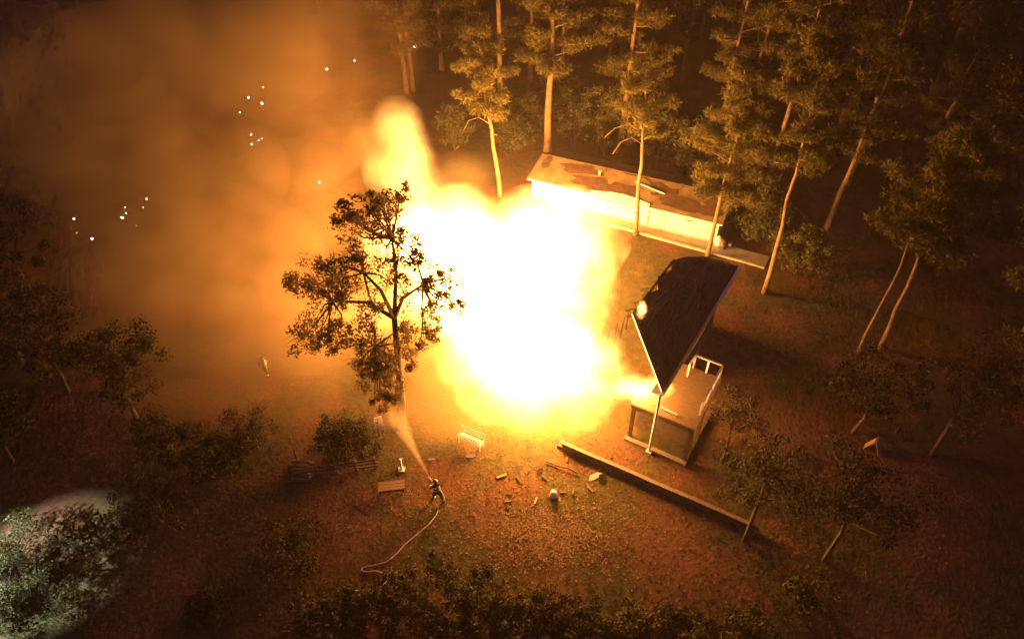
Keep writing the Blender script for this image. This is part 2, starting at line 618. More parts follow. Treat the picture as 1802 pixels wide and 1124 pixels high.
for i, p in enumerate([(4.2, 2.2, 2.3, .8), (5.6, .9, 2.4, 1.0), (8.4, .7, 2.6, .9), (11.8, 1.8, 1.6, .8), (13.6, .8, 2.4, .9), (16.2, 2.0, 1.3, .9), (.5, 2.0, .5, .9), (16.4, .7, 1.2, .7)]):
    patch(*p, 30 + i, 'bare_felt', M['felt'], .016 + .014 * (i % 4))
for i, p in enumerate([(9.2, 2.35, 1.7, .5), (12.6, 2.6, 1.0, .35), (10.6, 1.55, .9, .35)]):
    patch(*p, 60 + i, 'shingle_sheet', M['shingle'], .075 + .014 * i)
MB().bar(roof_pt(-.3, SD / 2, .07), roof_pt(SL + .3, SD / 2, .07), .28, .05).build('ridge_cap', M['felt'], sroof)
MB().bar((-.32, -OH - .05, ez - .05), (SL + .32, -OH - .05, ez - .05), .1, .12).build('gutter', M['white'], shed)
MB().bar((-.31, -OH, ez + .05), (-.31, SD / 2, RH + .1), .07, .16).build('verge_board', M['dark_wood'], shed)
# torn pale flashing lying up the eave
mb = MB()
for i in range(10):
    x = 5.8 + i * .62
    w_ = .55 * math.sin(math.pi * (i + .5) / 10.5) + .06
    mb.v += [roof_pt(x, -OH - .02, .05), roof_pt(x, -OH + w_, .09 + .04 * (i % 2))]
for i in range(9):
    mb.f.append((i * 2, i * 2 + 2, i * 2 + 3, i * 2 + 1))
fl = mb.build('torn_flashing', M['white'], shed)
sm = fl.modifiers.new('thick', 'SOLIDIFY'); sm.thickness = .02
MB().bar((6.2, -OH - .12, ez - .22), (10.8, -OH - .12, ez - .34), .05, .05).build('sagging_cable', M['dark_metal'], shed)
door = MB().box((10.9, -.03, 1.0), (.95, .06, 1.95)).build('door', M['plastic'], shed)
MB().box((11.25, -.08, 1.0), (.06, .06, .12)).build('handle', M['dark_metal'], door)
MB().box((10.4, -.025, 1.02), (.05, .09, 2.02)).build('door_frame', M['wood'], shed)
MB().box((11.42, -.025, 1.02), (.05, .09, 2.02)).build('door_frame', M['wood'], shed)
MB().box((11.0, -.06, 2.08), (.16, .12, .12)).build('door_lamp', M['dark_metal'], shed)
for x in (3.2, 7.0, 8.9):
    wd = MB().box((x, -.02, 1.35), (.95, .05, .8)).build('window', M['plastic'], shed)
    MB().box((x, -.05, 1.35), (.8, .03, .66)).build('pane', M['wall_white'], wd)
vn = MB().box((14.9, -.03, 1.75), (.55, .08, .3)).build('vent', M['metal'], shed)
MB().box((14.9, -.08, 1.68), (.45, .05, .07)).build('slat', M['dark_metal'], vn)
MB().box((SL / 2, -.06, .1), (SL, .1, .24)).build('plinth', M['concrete'], shed)
# things lying on and beside the shed
vp = thing('vent_pipe', 'stubby pale vent pipe standing on the shed roof among dark felt', 'vent pipe', (0, 0, 0))
def shed_world(p):
    return Matrix.Translation((sa.x, sa.y, 0)) @ Matrix.Rotation(SZ, 4, 'Z') @ Vector(p)
vp.location = shed_world(roof_pt(5.9, 1.9, .02))
lathe(MB(), (0, 0, 0), [(.09, 0), (.09, .34)]).build('pipe', M['metal'], vp, True)
lathe(MB(), (0, 0, .34), [(.16, 0), (.14, .08), (.02, .12)]).build('cap', M['plastic'], vp, True)
pl = MB().bar(shed_world(roof_pt(9.3, 2.0, .14)), shed_world(roof_pt(12.2, 1.35, .17)), .16, .07).build('fallen_plank', M['white'])
tag(pl, 'long pale plank lying askew on the shed roof beside the pine trunk', 'plank')

can = thing('propane_tank', 'small white rounded tank beside the end wall of the shed', 'tank', tuple(at(1263, 432)))
lathe(MB(), (0, 0, 0), [(.2, 0), (.28, .08), (.30, .2), (.30, .62), (.24, .78), (.1, .84)]).build('body', M['plastic'], can, True)
lathe(MB(), (0, 0, .84), [(.14, 0), (.14, .14)]).build('collar', M['metal'], can, True)
bb = thing('dark_barrel', 'dark metal barrel next to the white tank by the shed', 'barrel', tuple(at(1271, 437)))
lathe(MB(), (0, 0, 0), [(.28, 0), (.29, .3), (.3, .32), (.29, .34), (.28, .8)]).build('body', M['dark_metal'], bb, True)
lathe(MB(), (0, 0, .8), [(.27, 0), (.25, .04)]).build('lid', M['rust'], bb, True)
bk = thing('white_bucket', 'little white bucket near the kerb past the shed end', 'bucket', tuple(at(1283, 434)))
lathe(MB(), (0, 0, 0), [(.13, 0), (.17, .3), (.18, .31), (.18, .34)]).build('body', M['plastic'], bk, True)
MB().tube([(-.18, 0, .33), (-.1, .12, .42), (.1, .12, .42), (.18, 0, .33)], .012, 5).build('handle', M['metal'], bk, True)

# ------------------------------------------------------------------ retaining wall below the house
wa, wb = at(985, 786), at(1338, 940)
rw = thing('retaining_wall', 'long low block retaining wall running below the house to the small tree', 'wall', (wa.x, wa.y, 0), math.atan2(wb.y - wa.y, wb.x - wa.x))
WL = (wb - wa).length
nb = int(WL / .6)
bm_ = None
for row in range(2):
    for i in range(nb):
        off = .3 if row % 2 else 0
        x = (i + .5) * .6 + off - .15
        if x > WL - .3: continue
        if bm_ is None:
            bm_ = MB().box((0, 0, 0), (.585, .22, .23)).mesh('block', M['dark_wood'])  # darker than the caps: shade of the backlit face put into the colour
        o = link(bpy.data.objects.new('block', bm_), rw)
        o.location = (x, .03 * row + .02 * math.sin(i * 7.3 + row), .12 + row * .24 - .04)
cp = None
for i in range(int(WL / .9)):
    if cp is None:
        cp = MB().box((0, 0, 0), (.885, .24, .07)).mesh('cap_stone', M['block'])
    o = link(bpy.data.objects.new('cap_stone', cp), rw)
    o.location = ((i + .5) * .9, .03 + .012 * math.sin(i * 5.1), .485)
    o.rotation_euler = (0, 0, .01 * math.sin(i * 3.3))


# ------------------------------------------------------------------ trees
def rand_dir(r):
    z = r.uniform(-1, 1)
    a = r.uniform(0, 2 * math.pi)
    s = math.sqrt(1 - z * z)
    return Vector((s * math.cos(a), s * math.sin(a), z))


def needle_clump(mb, c, rad, n, r, ln=.34, wd=.075, flat=.6):
    for _ in range(n):
        d = rand_dir(r)
        p = c + Vector((d.x * rad, d.y * rad, d.z * rad * flat)) * (r.random() ** .4)
        dd = (d * .7 + Vector((0, 0, .35)) + rand_dir(r) * .9).normalized()
        nrm = d + rand_dir(r) * .55
        s = dd.cross(nrm).normalized() * wd * r.uniform(.6, 1.3)
        L = ln * r.uniform(.6, 1.3)
        k = len(mb.v)
        mb.v += [tuple(p - s), tuple(p + s), tuple(p + dd * L)]
        mb.f.append((k, k + 1, k + 2))


def leaf_clump(mb, c, rad, n, r, size=.16, flat=.8):
    for _ in range(n):
        d = rand_dir(r)
        p = c + Vector((d.x * rad, d.y * rad, d.z * rad * flat)) * (r.random() ** .45)
        nrm = (d + rand_dir(r) * .7).normalized()
        u = nrm.cross(rand_dir(r)).normalized()
        w = u.cross(nrm).normalized()
        s = size * r.uniform(.6, 1.4)
        k = len(mb.v)
        mb.v += [tuple(p - u * s), tuple(p + w * s * .6), tuple(p + u * s), tuple(p - w * s * .6)]
        mb.f.append((k, k + 1, k + 2, k + 3))


DIM = {20, 21, 22, 17}  # seeds whose crowns take the darkened needles in place of weaker light


def pine(loc, h, label, seed, lean=(0, 0), start=.5, rad=3.2, limbs=16, clumps=5, r0=.24, dens=42, group=None, bare=(), stub=0.0,
         needle='needle', name='pine_tree', low=.55, csize=.75, sway=.25):
    """a pine: bent tapered trunk, each limb a part, needle crown; lean = offset of the tip"""
    r = random.Random(seed)
    t = thing(name, label, 'pine tree', loc, 0, group)
    n = 9
    pts, rads = [], []
    for i in range(n + 1):
        s = i / n
        j = sway * s * (1 - s) * 2
        pts.append(Vector((lean[0] * s ** 1.2 + r.uniform(-j, j), lean[1] * s ** 1.2 + r.uniform(-j, j), h * s - .15 * (i == 0))))
        rads.append(max(.035, r0 * (1.15 if i == 0 else 1) * (1 - .82 * s)))
    MB().tube(pts, rads, 8).build('trunk', M['bark'], t, True)

    def on_stem(s):
        f = s * n
        i = min(int(f), n - 1)
        return pts[i].lerp(pts[i + 1], f - i)
    crown = MB()
    for k in range(limbs):
        s = start + (1 - start) * ((k + r.uniform(.1, .9)) / limbs)
        u = (s - start) / (1 - start)
        L = rad * (low + (1 - low) * min(1, u / .35)) * (1 - .72 * max(0, (u - .35) / .65) ** 1.3) * r.uniform(.65, 1.15)
        a = k * 2.4 + r.uniform(-.6, .6)
        p0 = on_stem(min(s, .99))
        out = Vector((math.cos(a), math.sin(a), 0))
        rise = r.uniform(-.08, .28) + .35 * u
        p1 = p0 + out * L * .5 + Vector((0, 0, L * rise * .35))
        p2 = p0 + out * L * .85 + Vector((r.uniform(-.3, .3), r.uniform(-.3, .3), L * rise * .8))
        MB().tube([p0, p1, p2], [.055 + .02 * (1 - u), .035, .015], 5).build('limb', M['bark'], t, True)
        for c in range(clumps + 3):
            f = r.uniform(.25, 1.15)
            q = p0.lerp(p2, f) + Vector((r.uniform(-.5, .5), r.uniform(-.5, .5), r.uniform(-.1, .45)))
            needle_clump(crown, q, csize * r.uniform(.45, .95), int(dens * 2.6), r, .34, .05)
    if not stub:
        for c in range(4):
            needle_clump(crown, pts[-1] + Vector((r.uniform(-.5, .5), r.uniform(-.5, .5), r.uniform(-.6, .3))), csize * .8, dens * 2, r, .34, .05)
    for (s, a, L, droop) in bare:
        p0 = on_stem(s)
        out = Vector((math.cos(a), math.sin(a), 0))
        MB().tube([p0, p0 + out * L * .4 + Vector((0, 0, .25 * L)), p0 + out * L * .75 + Vector((0, 0, .12 * L)), p0 + out * L + Vector((0, 0, -droop * L))],
                  [.06, .045, .03, .012], 5).build('bare_limb', M['bark'], t, True)
    crown.build('crown', M['needle_shaded' if seed in DIM else needle], t)
    return t


def copy_tree(o, loc, rz, sc, label, group):
    c = o.copy()
    C.objects.link(c)
    c.location = loc
    c.rotation_euler = (0, 0, rz)
    c.scale = sc
    tag(c, label, None, group)
    for ch in o.children:
        k = ch.copy()
        C.objects.link(k)
        k.parent = c
    return c


G0 = 'tall pines standing around the burning house'
pi = math.pi
p = at(880, 345)
pine(p, 15.2, 'brightly lit small pine leaning out of the flames left of the shed', 11, (-1.9, .4), .52, 3.0, 20, 5, .24, 46, G0,
     bare=[(.47, pi * .98, 2.6, .35), (.40, 0, .5, 0)], low=.8)
p = at(962, 285)
pine(p, 22.5, 'tall stout pine rising behind the end gable of the shed', 12, (.2, 0), .40, 5.0, 26, 6, .42, 46, G0,
     bare=[(.50, .3, 2.2, -.3), (.47, 2.8, 1.6, -.2), (.43, .1, .6, 0), (.56, 2.6, 2.4, -.35)], csize=.9)
p = at(1118, 412)
pine(p, 15.4, 'slender pale pine trunk in front of the shed wall with bare broken top', 13, (-.9, 0), .55, 3.6, 11, 4, .22, 42, G0,
     bare=[(.62, pi, 3.0, .15), (.56, pi * 1.05, 2.4, .3), (.58, .2, 1.6, -.3), (.74, 2.8, 2.2, -.5), (.9, .3, 1.3, -.2), (.98, .6, .8, -.6)], stub=1, low=.7)
p = at(1090, 268)
pine(p, 23, 'pine with a wide yellow crown behind the middle of the shed', 14, (.5, .4), .30, 4.6, 24, 6, .34, 44, G0, csize=.9)
p = at(1252, 292)
pine(p, 22, 'straight pine behind the shed with dim shaggy crown', 15, (.3, 0), .36, 4.2, 22, 6, .28, 42, G0, csize=.85)
p = at(1245, 450)
pine(p, 15.6, 'bushy low crowned pine leaning over the far end of the shed', 16, (.3, 0), .32, 4.0, 26, 6, .2, 44, G0, csize=.85, low=.8)
p = at(1345, 515)
pine(p, 18.6, 'thin tall pine trunk right behind the dark hip roof', 17, (-.6, .2), .55, 4.2, 18, 5, .22, 42, G0, csize=.85)
p = at(1290, 285)
pine(p, 23.5, 'pine with slanting bare trunk at the top of the picture', 18, (.9, 0), .5, 4.4, 18, 6, .28, 42, G0, csize=.9)
p = at(1352, 318)
pine(p, 20, 'pine with a short gap in its crown right of the slanting trunk', 19, (.6, 0), .42, 4.2, 20, 5, .28, 42, G0, csize=.85)
p = at(1455, 402)
pine(p, 16, 'forked dim pine with pale bare boughs beyond the clearing', 20, (.8, 0), .4, 4.4, 18, 5, .26, 40, G0,
     bare=[(.62, .5, 3.0, -.5), (.55, 2.4, 2.4, -.5), (.6, 1.2, 3.2, -.4)], csize=.85)
p = at(1550, 612)
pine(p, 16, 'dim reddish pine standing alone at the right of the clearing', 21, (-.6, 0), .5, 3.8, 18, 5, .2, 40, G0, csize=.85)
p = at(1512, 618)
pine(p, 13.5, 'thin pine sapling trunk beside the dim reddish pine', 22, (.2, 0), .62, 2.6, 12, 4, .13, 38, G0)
p = at(880, 205)
pine(p, 30, 'dark bare pine trunk in the deep forest above the leaning pine', 23, (0, 0), .62, 5, 16, 5, .36, 36, G0, csize=1.0)
p = at(728, 160)
pine(p, 21, 'pine at the smoke edge above the white lamp', 24, (-.5, 0), .25, 4.4, 18, 5, .28, 40, G0, csize=.95)

# forest behind: copies of three pines, named by their order along the back row
fp = [pine((0, 0, -200), hgt, 'forest pine', 40 + i, (.4, 0), st, rd, 20, 6, .3, 40, needle='needle_shaded', csize=1.0) for i, (hgt, st, rd) in
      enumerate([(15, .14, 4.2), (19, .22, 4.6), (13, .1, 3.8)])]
rr = random.Random(77)
spots = []
for i in range(15):
    spots.append((-14 + i * 5.4 + rr.uniform(-1.5, 1.5), rr.uniform(78, 94)))
for i in range(13):
    spots.append((-30 + i * 8.2 + rr.uniform(-2, 2), rr.uniform(100, 122)))
for (x, y) in [(33, 60), (39, 52), (44, 66), (36, 71), (47, 45), (38, 38), (52, 56), (33, 29), (42, 28)]:
    spots.append((x, y))
spots = [s for s in spots if not (2 < s[0] < 12 and s[1] < 84 and False)]
spots.sort(key=lambda s: screen_x((s[0], s[1], 6)))
ORD = ['first', 'second', 'third', 'fourth', 'fifth', 'sixth', 'seventh', 'eighth', 'ninth', 'tenth', 'eleventh', 'twelfth', 'thirteenth', 'fourteenth',
       'fifteenth', 'sixteenth', 'seventeenth', 'eighteenth', 'nineteenth', 'twentieth', 'twenty-first', 'twenty-second', 'twenty-third', 'twenty-fourth',
       'twenty-fifth', 'twenty-sixth', 'twenty-seventh', 'twenty-eighth', 'twenty-ninth', 'thirtieth', 'thirty-first', 'thirty-second', 'thirty-third',
       'thirty-fourth', 'thirty-fifth', 'thirty-sixth', 'thirty-seventh', 'thirty-eighth']
used = set()
for i, (x, y) in enumerate(spots):
    k = rr.randrange(3)
    s = rr.uniform(.85, 1.12)
    if y > 74: where = 'in the dark wood behind the shed'
    else: where = 'in the wood on the right'
    lab = 'dim forest pine %s, %s trunk counted from the smoke' % (where, ORD[i])
    gname = 'pines of the dark wood'
    if k not in used:
        used.add(k)
        o = fp[k]
        o.location = (x, y, 0); o.rotation_euler = (0, 0, rr.uniform(0, 6)); o.scale = (s, s, s)
        tag(o, lab, None, gname)
    else:
        copy_tree(fp[k], (x, y, 0), rr.uniform(0, 6), (s, s, s * rr.uniform(.95, 1.1)), lab, gname)
for k in range(3):
    if k not in used:
        fp[k].location = (-40 - 9 * k, 118, 0)


def broadleaf(name, loc, h, label, seed, rad, group=None, m='bush', leaf=.17, nclump=40, per=60, trunk_r=.14, start=.3, cat='tree', flat=.85, stems=1, lump=.75):
    """short trunk(s), limbs to clumps of leaf-sized faces spread through an uneven crown"""
    r = random.Random(seed)
    t = thing(name, label, cat, loc, 0, group)
    tips = []
    wood = MB()
    for s_ in range(stems):
        a = r.uniform(0, 6.3)
        off = Vector((math.cos(a), math.sin(a), 0)) * (.25 * (stems > 1))
        top = off * 3 + Vector((r.uniform(-.3, .3), r.uniform(-.3, .3), h * (start + .35)))
        mid = off * 1.6 + Vector((r.uniform(-.2, .2), r.uniform(-.2, .2), h * start * .7))
        wood.tube([off * .4 - Vector((0, 0, .15)), mid, top], [trunk_r, trunk_r * .7, trunk_r * .3], 7)
        tips.append((mid, top))
    crown = MB()
    cz = h * (start + (1 - start) * .5)
    rz = h * (1 - start) * .5
    for c in range(nclump):
        d = rand_dir(r)
        k = r.random() ** .4
        q = Vector((d.x * rad * k, d.y * rad * k, cz + d.z * rz * k))
        q += Vector((r.uniform(-.4, .4), r.uniform(-.4, .4), r.uniform(-.3, .3)))
        q.z = max(q.z, .3)
        m0, m1 = tips[c % len(tips)]
        src = m0.lerp(m1, r.uniform(.2, 1))
        if c % 2 == 0:
            wood.tube([src, src.lerp(q, .5) + Vector((0, 0, .1)), q], [trunk_r * .3, trunk_r * .18, .012], 4, False)
        leaf_clump(crown, q, lump * r.uniform(.55, 1.2), int(per * r.uniform(.6, 1.3)), r, leaf, flat)
    wood.build('trunk', M['dark_bark'], t, True)
    crown.build('crown', M[m], t)
    return t


# the big oak in front of the fire: crown clumps laid out from the photograph's silhouette at the oak's own distance
oak_base = at(704, 752)
oak = thing('oak_tree', 'large oak silhouetted against the white flames', 'tree', oak_base)
ro = random.Random(5)
OY = oak_base.y
clumps = [(540, 488, 36), (525, 500, 22), (585, 470, 32), (565, 552, 34), (530, 598, 28), (560, 588, 30), (600, 585, 24), (618, 402, 34), (600, 372, 22),
          (640, 362, 26), (668, 350, 20), (705, 338, 18), (690, 392, 26), (640, 440, 34), (680, 440, 30), (716, 420, 22), (655, 495, 32), (615, 520, 30),
          (700, 505, 22), (735, 462, 16), (765, 480, 16), (795, 492, 20), (780, 530, 18), (725, 560, 26), (745, 592, 24), (660, 596, 34), (636, 636, 26),
          (690, 625, 30), (655, 672, 26), (700, 664, 24), (668, 706, 18), (765, 545, 18), (620, 470, 24), (595, 500, 22), (712, 600, 26), (660, 545, 18),
          (640, 400, 24), (750, 505, 14), (806, 540, 14), (584, 530, 24), (690, 700, 14), (672, 640, 26), (720, 630, 20), (700, 470, 20), (610, 440, 26), (565, 505, 24), (580, 600, 22), (650, 560, 24), (630, 590, 24), (740, 440, 14), (676, 370, 22), (760, 570, 18), (650, 650, 22)]
fork = aty(694, 560, OY) - oak_base
mid = aty(703, 660, OY) - oak_base
mb = MB().tube([(0, 0, -.2), mid * .5 + Vector((.1, 0, 0)), mid, fork], [.38, .26, .2, .16], 10)
mb.build('trunk', M['dark_bark'], oak, True)
crown = MB()
mains = [aty(640, 480, OY - .6) - oak_base, aty(585, 530, OY - .3) - oak_base, aty(690, 420, OY + .8) - oak_base, aty(745, 500, OY + .5) - oak_base,
         aty(660, 610, OY - 1.2) - oak_base]
for q in mains:
    MB().tube([fork if q.z > fork.z - 1 else mid, (fork if q.z > fork.z - 1 else mid).lerp(q, .5) + Vector((ro.uniform(-.3, .3), ro.uniform(-.4, .4), .25)), q], [.14, .1, .06], 7).build('limb', M['dark_bark'], oak, True)
twigs = MB()
for (px, py, rp) in clumps:
    yy = OY + (ro.uniform(-2.2, 2.2) if py < 590 else ro.uniform(-2.0, -.4))
    c = aty(px, py, yy) - oak_base
    dist = (c + oak_base - Vector((0, 0, CAM_H))).length
    rad = rp * dist / FPX
    q = min(mains, key=lambda k: (k - c).length)
    twigs.tube([q, q.lerp(c, .55) + Vector((ro.uniform(-.3, .3), ro.uniform(-.3, .3), ro.uniform(-.2, .3))), c], [.07, .045, .02], 5, False)
    for s_ in range(9):
        b_ = q.lerp(c, ro.uniform(.4, .95)) + rand_dir(ro) * .1
        e_ = c + rand_dir(ro) * rad * 1.1
        twigs.tube([b_, b_.lerp(e_, .5) + rand_dir(ro) * .22, e_], [.024, .016, .008], 4, False)
    for s_ in range(9):
        sub = c + rand_dir(ro) * rad * .85
        leaf_clump(crown, sub, rad * .5, 46 if (px < 610 or py > 590) else 28, ro, .085, .9)
twigs.build('branch', M['dark_bark'], oak, True)
crown.build('crown', M['leaf'], oak)

# small trees and brush
sm_base = at(1310, 950)
broadleaf('small_tree', sm_base, 7.6, 'small sparse tree at the end of the retaining wall in front of the deck', 61, 2.3, None, 'shaded_bush', .06, 40, 110, .13, .52, flat=.6)
broadleaf('small_tree', at(1268, 820) + Vector((.3, .4, 0)), 5.6, 'leafy young tree growing against the deck railing', 62, 1.3, None, 'shaded_bush', .055, 28, 100, .08, .45, flat=.6)
broadleaf('broadleaf_tree', at(1450, 985), 8.0, 'dim broadleaf tree standing right of the lawn below the lone pine', 63, 2.6, None, 'shaded_bush', .07, 40, 110, .14, .5)
broadleaf('broadleaf_tree', at(1500, 760), 6.5, 'round dim tree with a pale top in the dark right yard', 64, 2.8, None, 'shaded_bush', .075, 44, 120, .14, .35)
broadleaf('broadleaf_tree', at(1640, 800), 8.5, 'almost black broadleaf tree at the far right yard', 65, 3.0, None, 'shaded_bush', .075, 40, 120, .16, .35)
broadleaf('shrub', at(1420, 1062), 1.9, 'low shrub with a pale lit top at the lawn corner', 66, 1.0, None, 'bush', .10, 18, 50, .05, .15, 'shrub', stems=3, lump=.45)

gb = 'undergrowth trees behind the shed'
for i, (px, py, h, rad, lab) in enumerate([
        (1010, 262, 6.5, 2.6, 'leafy undergrowth tree just right of the stout pine'),
        (1065, 272, 7.5, 2.8, 'dense undergrowth tree behind the middle of the shed'),
        (1150, 290, 7.0, 3.0, 'green undergrowth tree behind the shed right of the bare topped pine'),
        (1215, 318, 6.5, 2.6, 'low dark green tree behind the far end of the shed'),
        (905, 262, 3.2, 2.4, 'low orange lit brush between the leaning and the stout pine'),
        (925, 235, 3.6, 2.6, 'brush a little deeper in the wood behind the orange lit brush'),
        (800, 262, 4.6, 2.0, 'brush beside the rising flame at the edge of the wood'),
        (1330, 420, 4.8, 2.4, 'bush on the bank past the end of the shed'),
        (1400, 470, 3.6, 2.2, 'rounded bush in the dim clearing behind the hip roof'),
        (980, 200, 5.0, 3.0, 'dim tree deep in the wood above the shed gable'),
        (1130, 215, 7.0, 3.2, 'dim tree deep in the wood above the middle of the shed')]):
    broadleaf('undergrowth_tree', at(px, py), h, lab, 80 + i, rad, gb, 'bush', .11, 44, 110, .1, .12, stems=2, lump=.9)

gl = 'dark trees on the left'
for i, (px, py, h, rad, lab) in enumerate([
        (240, 735, 7.5, 3.2, 'rounded reddish lit tree at the edge of the low smoke'),
        (120, 690, 9.0, 3.4, 'dark tree with one pale twig left of the reddish tree'),
        (40, 640, 10.0, 3.6, 'black tree at the left edge under the smoke'),
        (60, 520, 10.5, 4.0, 'black tree farthest up the left edge'),
        (20, 810, 8.0, 3.0, 'black tree above the cool lit shrub')]):
    broadleaf('broadleaf_tree', at(px, py), h, lab, 120 + i, rad, gl, 'shaded_bush', .085, 50, 150, .16, .25)

gs = 'shrubs along the bottom edge'
for i, (px, py, h, rad, lab) in enumerate([
        (690, 1075, 2.6, 1.2, 'shrub with brown leaves where the hose vanishes'),
        (765, 1085, 3.2, 1.5, 'tallest yellow topped shrub at the bottom of the lawn'),
        (835, 1100, 2.9, 1.4, 'second shrub right of the tallest yellow topped one'),
        (905, 1115, 2.5, 1.2, 'shrub below the brightest patch of fallen leaves'),
        (965, 1122, 2.5, 1.2, 'fifth shrub of the row along the bottom edge'),
        (1030, 1130, 2.2, 1.2, 'sixth shrub of the row along the bottom edge'),
        (1100, 1135, 2.0, 1.2, 'seventh shrub of the row along the bottom edge'),
        (1180, 1135, 1.8, 1.2, 'eighth shrub of the row along the bottom edge'),
        (1300, 1130, 1.8, 1.2, 'low reddish shrub under the lawn corner'),
        (620, 1110, 2.0, 1.1, 'dark shrub left of the hose tail'),
        (560, 1130, 2.2, 1.3, 'reddish dark shrub at the bottom left of the hose'),
        (370, 1090, 1.2, .6, 'tiny lone bush on the dark lawn'),
        (700, 1160, 2.6, 1.5, 'black shrub cut by the bottom edge below the brown leaved one'),
        (800, 1175, 3.0, 1.6, 'black shrub cut by the bottom edge below the tallest shrub'),
        (900, 1185, 2.8, 1.5, 'black shrub cut by the bottom edge in the middle of the row'),
        (1000, 1190, 2.6, 1.5, 'black shrub cut by the bottom edge right of the middle'),
        (1110, 1195, 2.4, 1.5, 'rightmost but one of the shrubs cut by the bottom edge'),
        (1220, 1195, 2.4, 1.5, 'rightmost of the black shrubs cut by the bottom edge')]):
    broadleaf('shrub', at(px, py), h * 1.3, lab, 150 + i, rad * 1.15, gs, 'shaded_bush', .05, 44, 190, .05, .08, 'shrub', stems=3, lump=.45)

gd = 'dark shrubs on the unlit lawn'  # dark shapes built as shrubs, added to cast shade on the left lawn
for i, (px, py, h, rad, lab) in enumerate([
        (300, 800, 3.4, 2.0, 'dark shrub left of the log heap, largest of those on the dim lawn'),
        (380, 835, 2.6, 1.7, 'dark shrub between the largest dim shrub and the log heap'),
        (440, 790, 2.8, 1.5, 'dark shrub just left of the thin upright pole'),
        (590, 800, 2.4, 1.4, 'dark shrub behind the rail fence'),
        (640, 790, 2.2, 1.2, 'smaller dark shrub behind the end of the rail fence'),
        (520, 990, 2.4, 1.8, 'dark spreading shrub on the lawn left of the hose'),
        (260, 930, 3.0, 2.0, 'black shrub in the unlit middle of the left lawn')]):
    broadleaf('shrub', at(px, py), h, lab, 200 + i, rad, gd, 'shaded_bush', .055, 40, 150, .06, .08, 'shrub', stems=3, lump=.6)
broadleaf('broadleaf_tree', at(40, 1015), 4.4, 'shrubby tree lit cool white at the bottom left', 180, 2.6, None, 'bush', .06, 70, 120, .1, .15, stems=2, lump=.6)
broadleaf('shrub', at(15, 1075), 2.6, 'pale lit leafy shrub in the bottom left corner', 183, 1.5, None, 'bush', .06, 34, 110, .06, .1, 'shrub', stems=3, lump=.5)
broadleaf('shrub', at(128, 1060), 1.3, 'small olive bush at the edge of the cool lit grass', 181, .6, None, 'bush', .08, 12, 50, .04, .1, 'shrub', stems=2, lump=.4)
broadleaf('broadleaf_tree', at(175, 1000), 3.8, 'dark leafy bush right of the cool lit tree', 182, 1.9, None, 'bush', .10, 40, 50, .08, .2, stems=2, lump=.6)


# ------------------------------------------------------------------ leaf litter and grass
def scatter(name, n, fn, m, label, blade):
    r = random.Random(9)
    mb = MB()
    for _ in range(n):
        p_ = fn(r)
        x, y = p_.x, p_.y
        z = ground_z(x, y) - .04
        if blade:
            for k in range(4):
                a = r.uniform(0, 6.3)
                q = Vector((x + r.uniform(-.1, .1), y + r.uniform(-.1, .1), z))
                s = Vector((math.cos(a), math.sin(a), 0)) * .018
                tip = q + Vector((r.uniform(-.07, .07), r.uniform(-.07, .07), r.uniform(.04, .1)))
                i = len(mb.v)
                mb.v += [tuple(q - s), tuple(q + s), tuple(tip)]
                mb.f.append((i, i + 1, i + 2))
        else:
            a = r.uniform(0, 6.3)
            u = Vector((math.cos(a), math.sin(a), r.uniform(-.15, .15))) * r.uniform(.025, .085)
            w = Vector((-math.sin(a), math.cos(a), r.uniform(-.2, .2))) * r.uniform(.02, .055)
            q = Vector((x, y, z + .025))
            i = len(mb.v)
            mb.v += [tuple(q - u), tuple(q + w), tuple(q + u), tuple(q - w)]
            mb.f.append((i, i + 1, i + 2, i + 3))
    return tag(mb.build(name, m), label, kind='stuff')


def litter_pos(r):
    k = r.random()
    if k < .42: return at(r.gauss(965, 60), r.gauss(950, 28))
    if k < .72: return at(r.gauss(940, 130), r.gauss(915, 55))
    if k < .84: return at(r.gauss(720, 40), r.gauss(885, 16))
    if k < .90: return at(r.gauss(600, 25), r.gauss(915, 12))
    return at(r.uniform(450, 1450), r.uniform(800, 1100))


scatter('fallen_leaves', 5200, litter_pos, M['dry_leaf'], 'scattered dry fallen leaves on the lawn below the fire', False)
scatter('grass', 6000, lambda r: at(r.uniform(380, 1500), r.uniform(770, 1124)), M['grass'], 'short rough grass of the lawn below the fire', True)
def cool_grass(r): return at(r.gauss(60, 70), r.gauss(1070, 60))
gr2 = scatter('grass', 5000, cool_grass, mat('green_grass', (.07, .12, .03), (.12, .16, .05), .5, .8, translucent=.2), 'green grass under the cool lamp at the bottom left', True)


